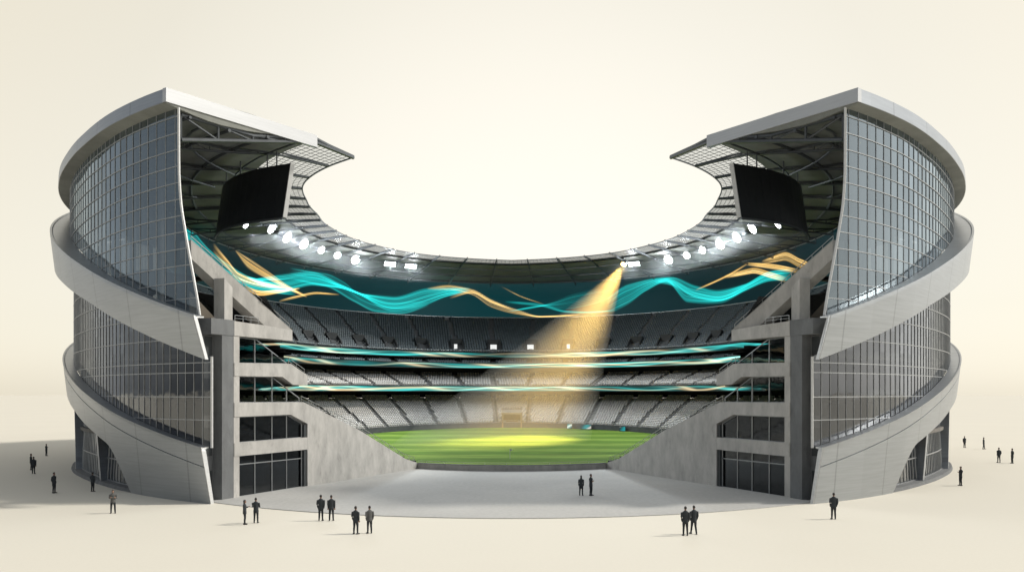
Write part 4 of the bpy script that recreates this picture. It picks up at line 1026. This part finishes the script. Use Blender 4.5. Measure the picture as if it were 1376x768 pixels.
# ------------------------------------------------------------------ light, sky, camera
EL, AZ = 42.0, math.atan2(.99, .12)          # sun beyond and to the side of the sunlit wing; AZ from +Y towards +X
W = bpy.data.worlds.new('World'); SC.world = W; W.use_nodes = True; nt = W.node_tree; nt.nodes.clear()
out = N(nt, 'ShaderNodeOutputWorld'); bg1 = N(nt, 'ShaderNodeBackground'); bg2 = N(nt, 'ShaderNodeBackground'); adds = N(nt, 'ShaderNodeAddShader')
sky = N(nt, 'ShaderNodeTexSky'); sky.sky_type = 'NISHITA'; sky.sun_disc = False; sky.sun_elevation = rad(EL); sky.sun_rotation = AZ; sky.dust_density = 1.5; sky.air_density = 1.0
bg1.inputs['Strength'].default_value = .05
hs = N(nt, 'ShaderNodeHueSaturation'); hs.inputs['Saturation'].default_value = .3
nt.links.new(sky.outputs[0], hs.inputs['Color']); nt.links.new(hs.outputs[0], bg1.inputs[0])
# bright overcast veil: cream, with a paler glow low behind the bowl
tc = N(nt, 'ShaderNodeTexCoord'); dp = N(nt, 'ShaderNodeVectorMath'); dp.operation = 'DOT_PRODUCT'; dp.inputs[1].default_value = Vector((0, 1, .13)).normalized()
nt.links.new(tc.outputs['Generated'], dp.inputs[0])
cr = N(nt, 'ShaderNodeValToRGB'); e = cr.color_ramp.elements
e[0].position = 0; e[0].color = (.06, .075, .09, 1); e[1].position = 1.0; e[1].color = (.86, .805, .68, 1)
for p_, c in ((.55, (.22, .23, .235, 1)), (.82, (.70, .63, .475, 1)), (.91, (.70, .647, .515, 1)), (.95, (.755, .705, .58, 1)), (.982, (.83, .775, .65, 1))):
    x = cr.color_ramp.elements.new(p_); x.color = c
nt.links.new(dp.outputs['Value'], cr.inputs[0]); # the veil is also bright overhead and on the sun's side
sx = N(nt, 'ShaderNodeSeparateXYZ'); nt.links.new(tc.outputs['Generated'], sx.inputs[0])
def glow(axis, lo, hi, col, src):
    mr = N(nt, 'ShaderNodeMapRange', interpolation_type='SMOOTHSTEP'); mr.inputs['From Min'].default_value = lo; mr.inputs['From Max'].default_value = hi
    nt.links.new(sx.outputs[axis], mr.inputs['Value'])
    sc = N(nt, 'ShaderNodeVectorMath', operation='SCALE'); sc.inputs[0].default_value = col; nt.links.new(mr.outputs[0], sc.inputs['Scale'])
    ad = N(nt, 'ShaderNodeVectorMath', operation='ADD'); nt.links.new(src, ad.inputs[0]); nt.links.new(sc.outputs[0], ad.inputs[1])
    return ad.outputs[0]
veil = glow('X', .58, .95, (.75, .72, .64), glow('Z', .55, .95, (.45, .45, .44), glow('Z', .16, 0.0, (.03, .03, .035), cr.outputs[0])))
nt.links.new(veil, bg2.inputs[0]); bg2.inputs['Strength'].default_value = 1.0
nt.links.new(bg1.outputs[0], adds.inputs[0]); nt.links.new(bg2.outputs[0], adds.inputs[1]); nt.links.new(adds.outputs[0], out.inputs[0])
S = bpy.data.lights.new('sun', 'SUN'); S.energy = 3.15; S.angle = rad(6.0); S.color = (1.0, .95, .86)
so = bpy.data.objects.new('sun', S); COL.objects.link(so)
dirv = Vector((math.sin(AZ) * math.cos(rad(EL)), math.cos(AZ) * math.cos(rad(EL)), math.sin(rad(EL))))
so.rotation_euler = dirv.to_track_quat('Z', 'Y').to_euler(); so.location = dirv * 200

cam = bpy.data.cameras.new('camera'); co = bpy.data.objects.new('camera', cam); COL.objects.link(co)
co.location = (0, 0, 8.75); co.rotation_euler = (rad(90), 0, 0)
cam.sensor_width = 36; cam.lens = 36 * 1200 / 1376; cam.shift_y = 143 / 1376; cam.clip_end = 9000; cam.clip_start = .5
SC.camera = co
SC.view_settings.view_transform = 'Standard'; SC.view_settings.look = 'None'; SC.view_settings.gamma = 1; SC.view_settings.use_curve_mapping = False
SC.view_settings.exposure = 0
SC.render.engine = 'CYCLES'
cy = SC.cycles; cy.use_denoising = True; cy.max_bounces = 8; cy.transparent_max_bounces = 16; cy.sample_clamp_indirect = 6; cy.volume_bounces = 0
SC.render.film_transparent = False
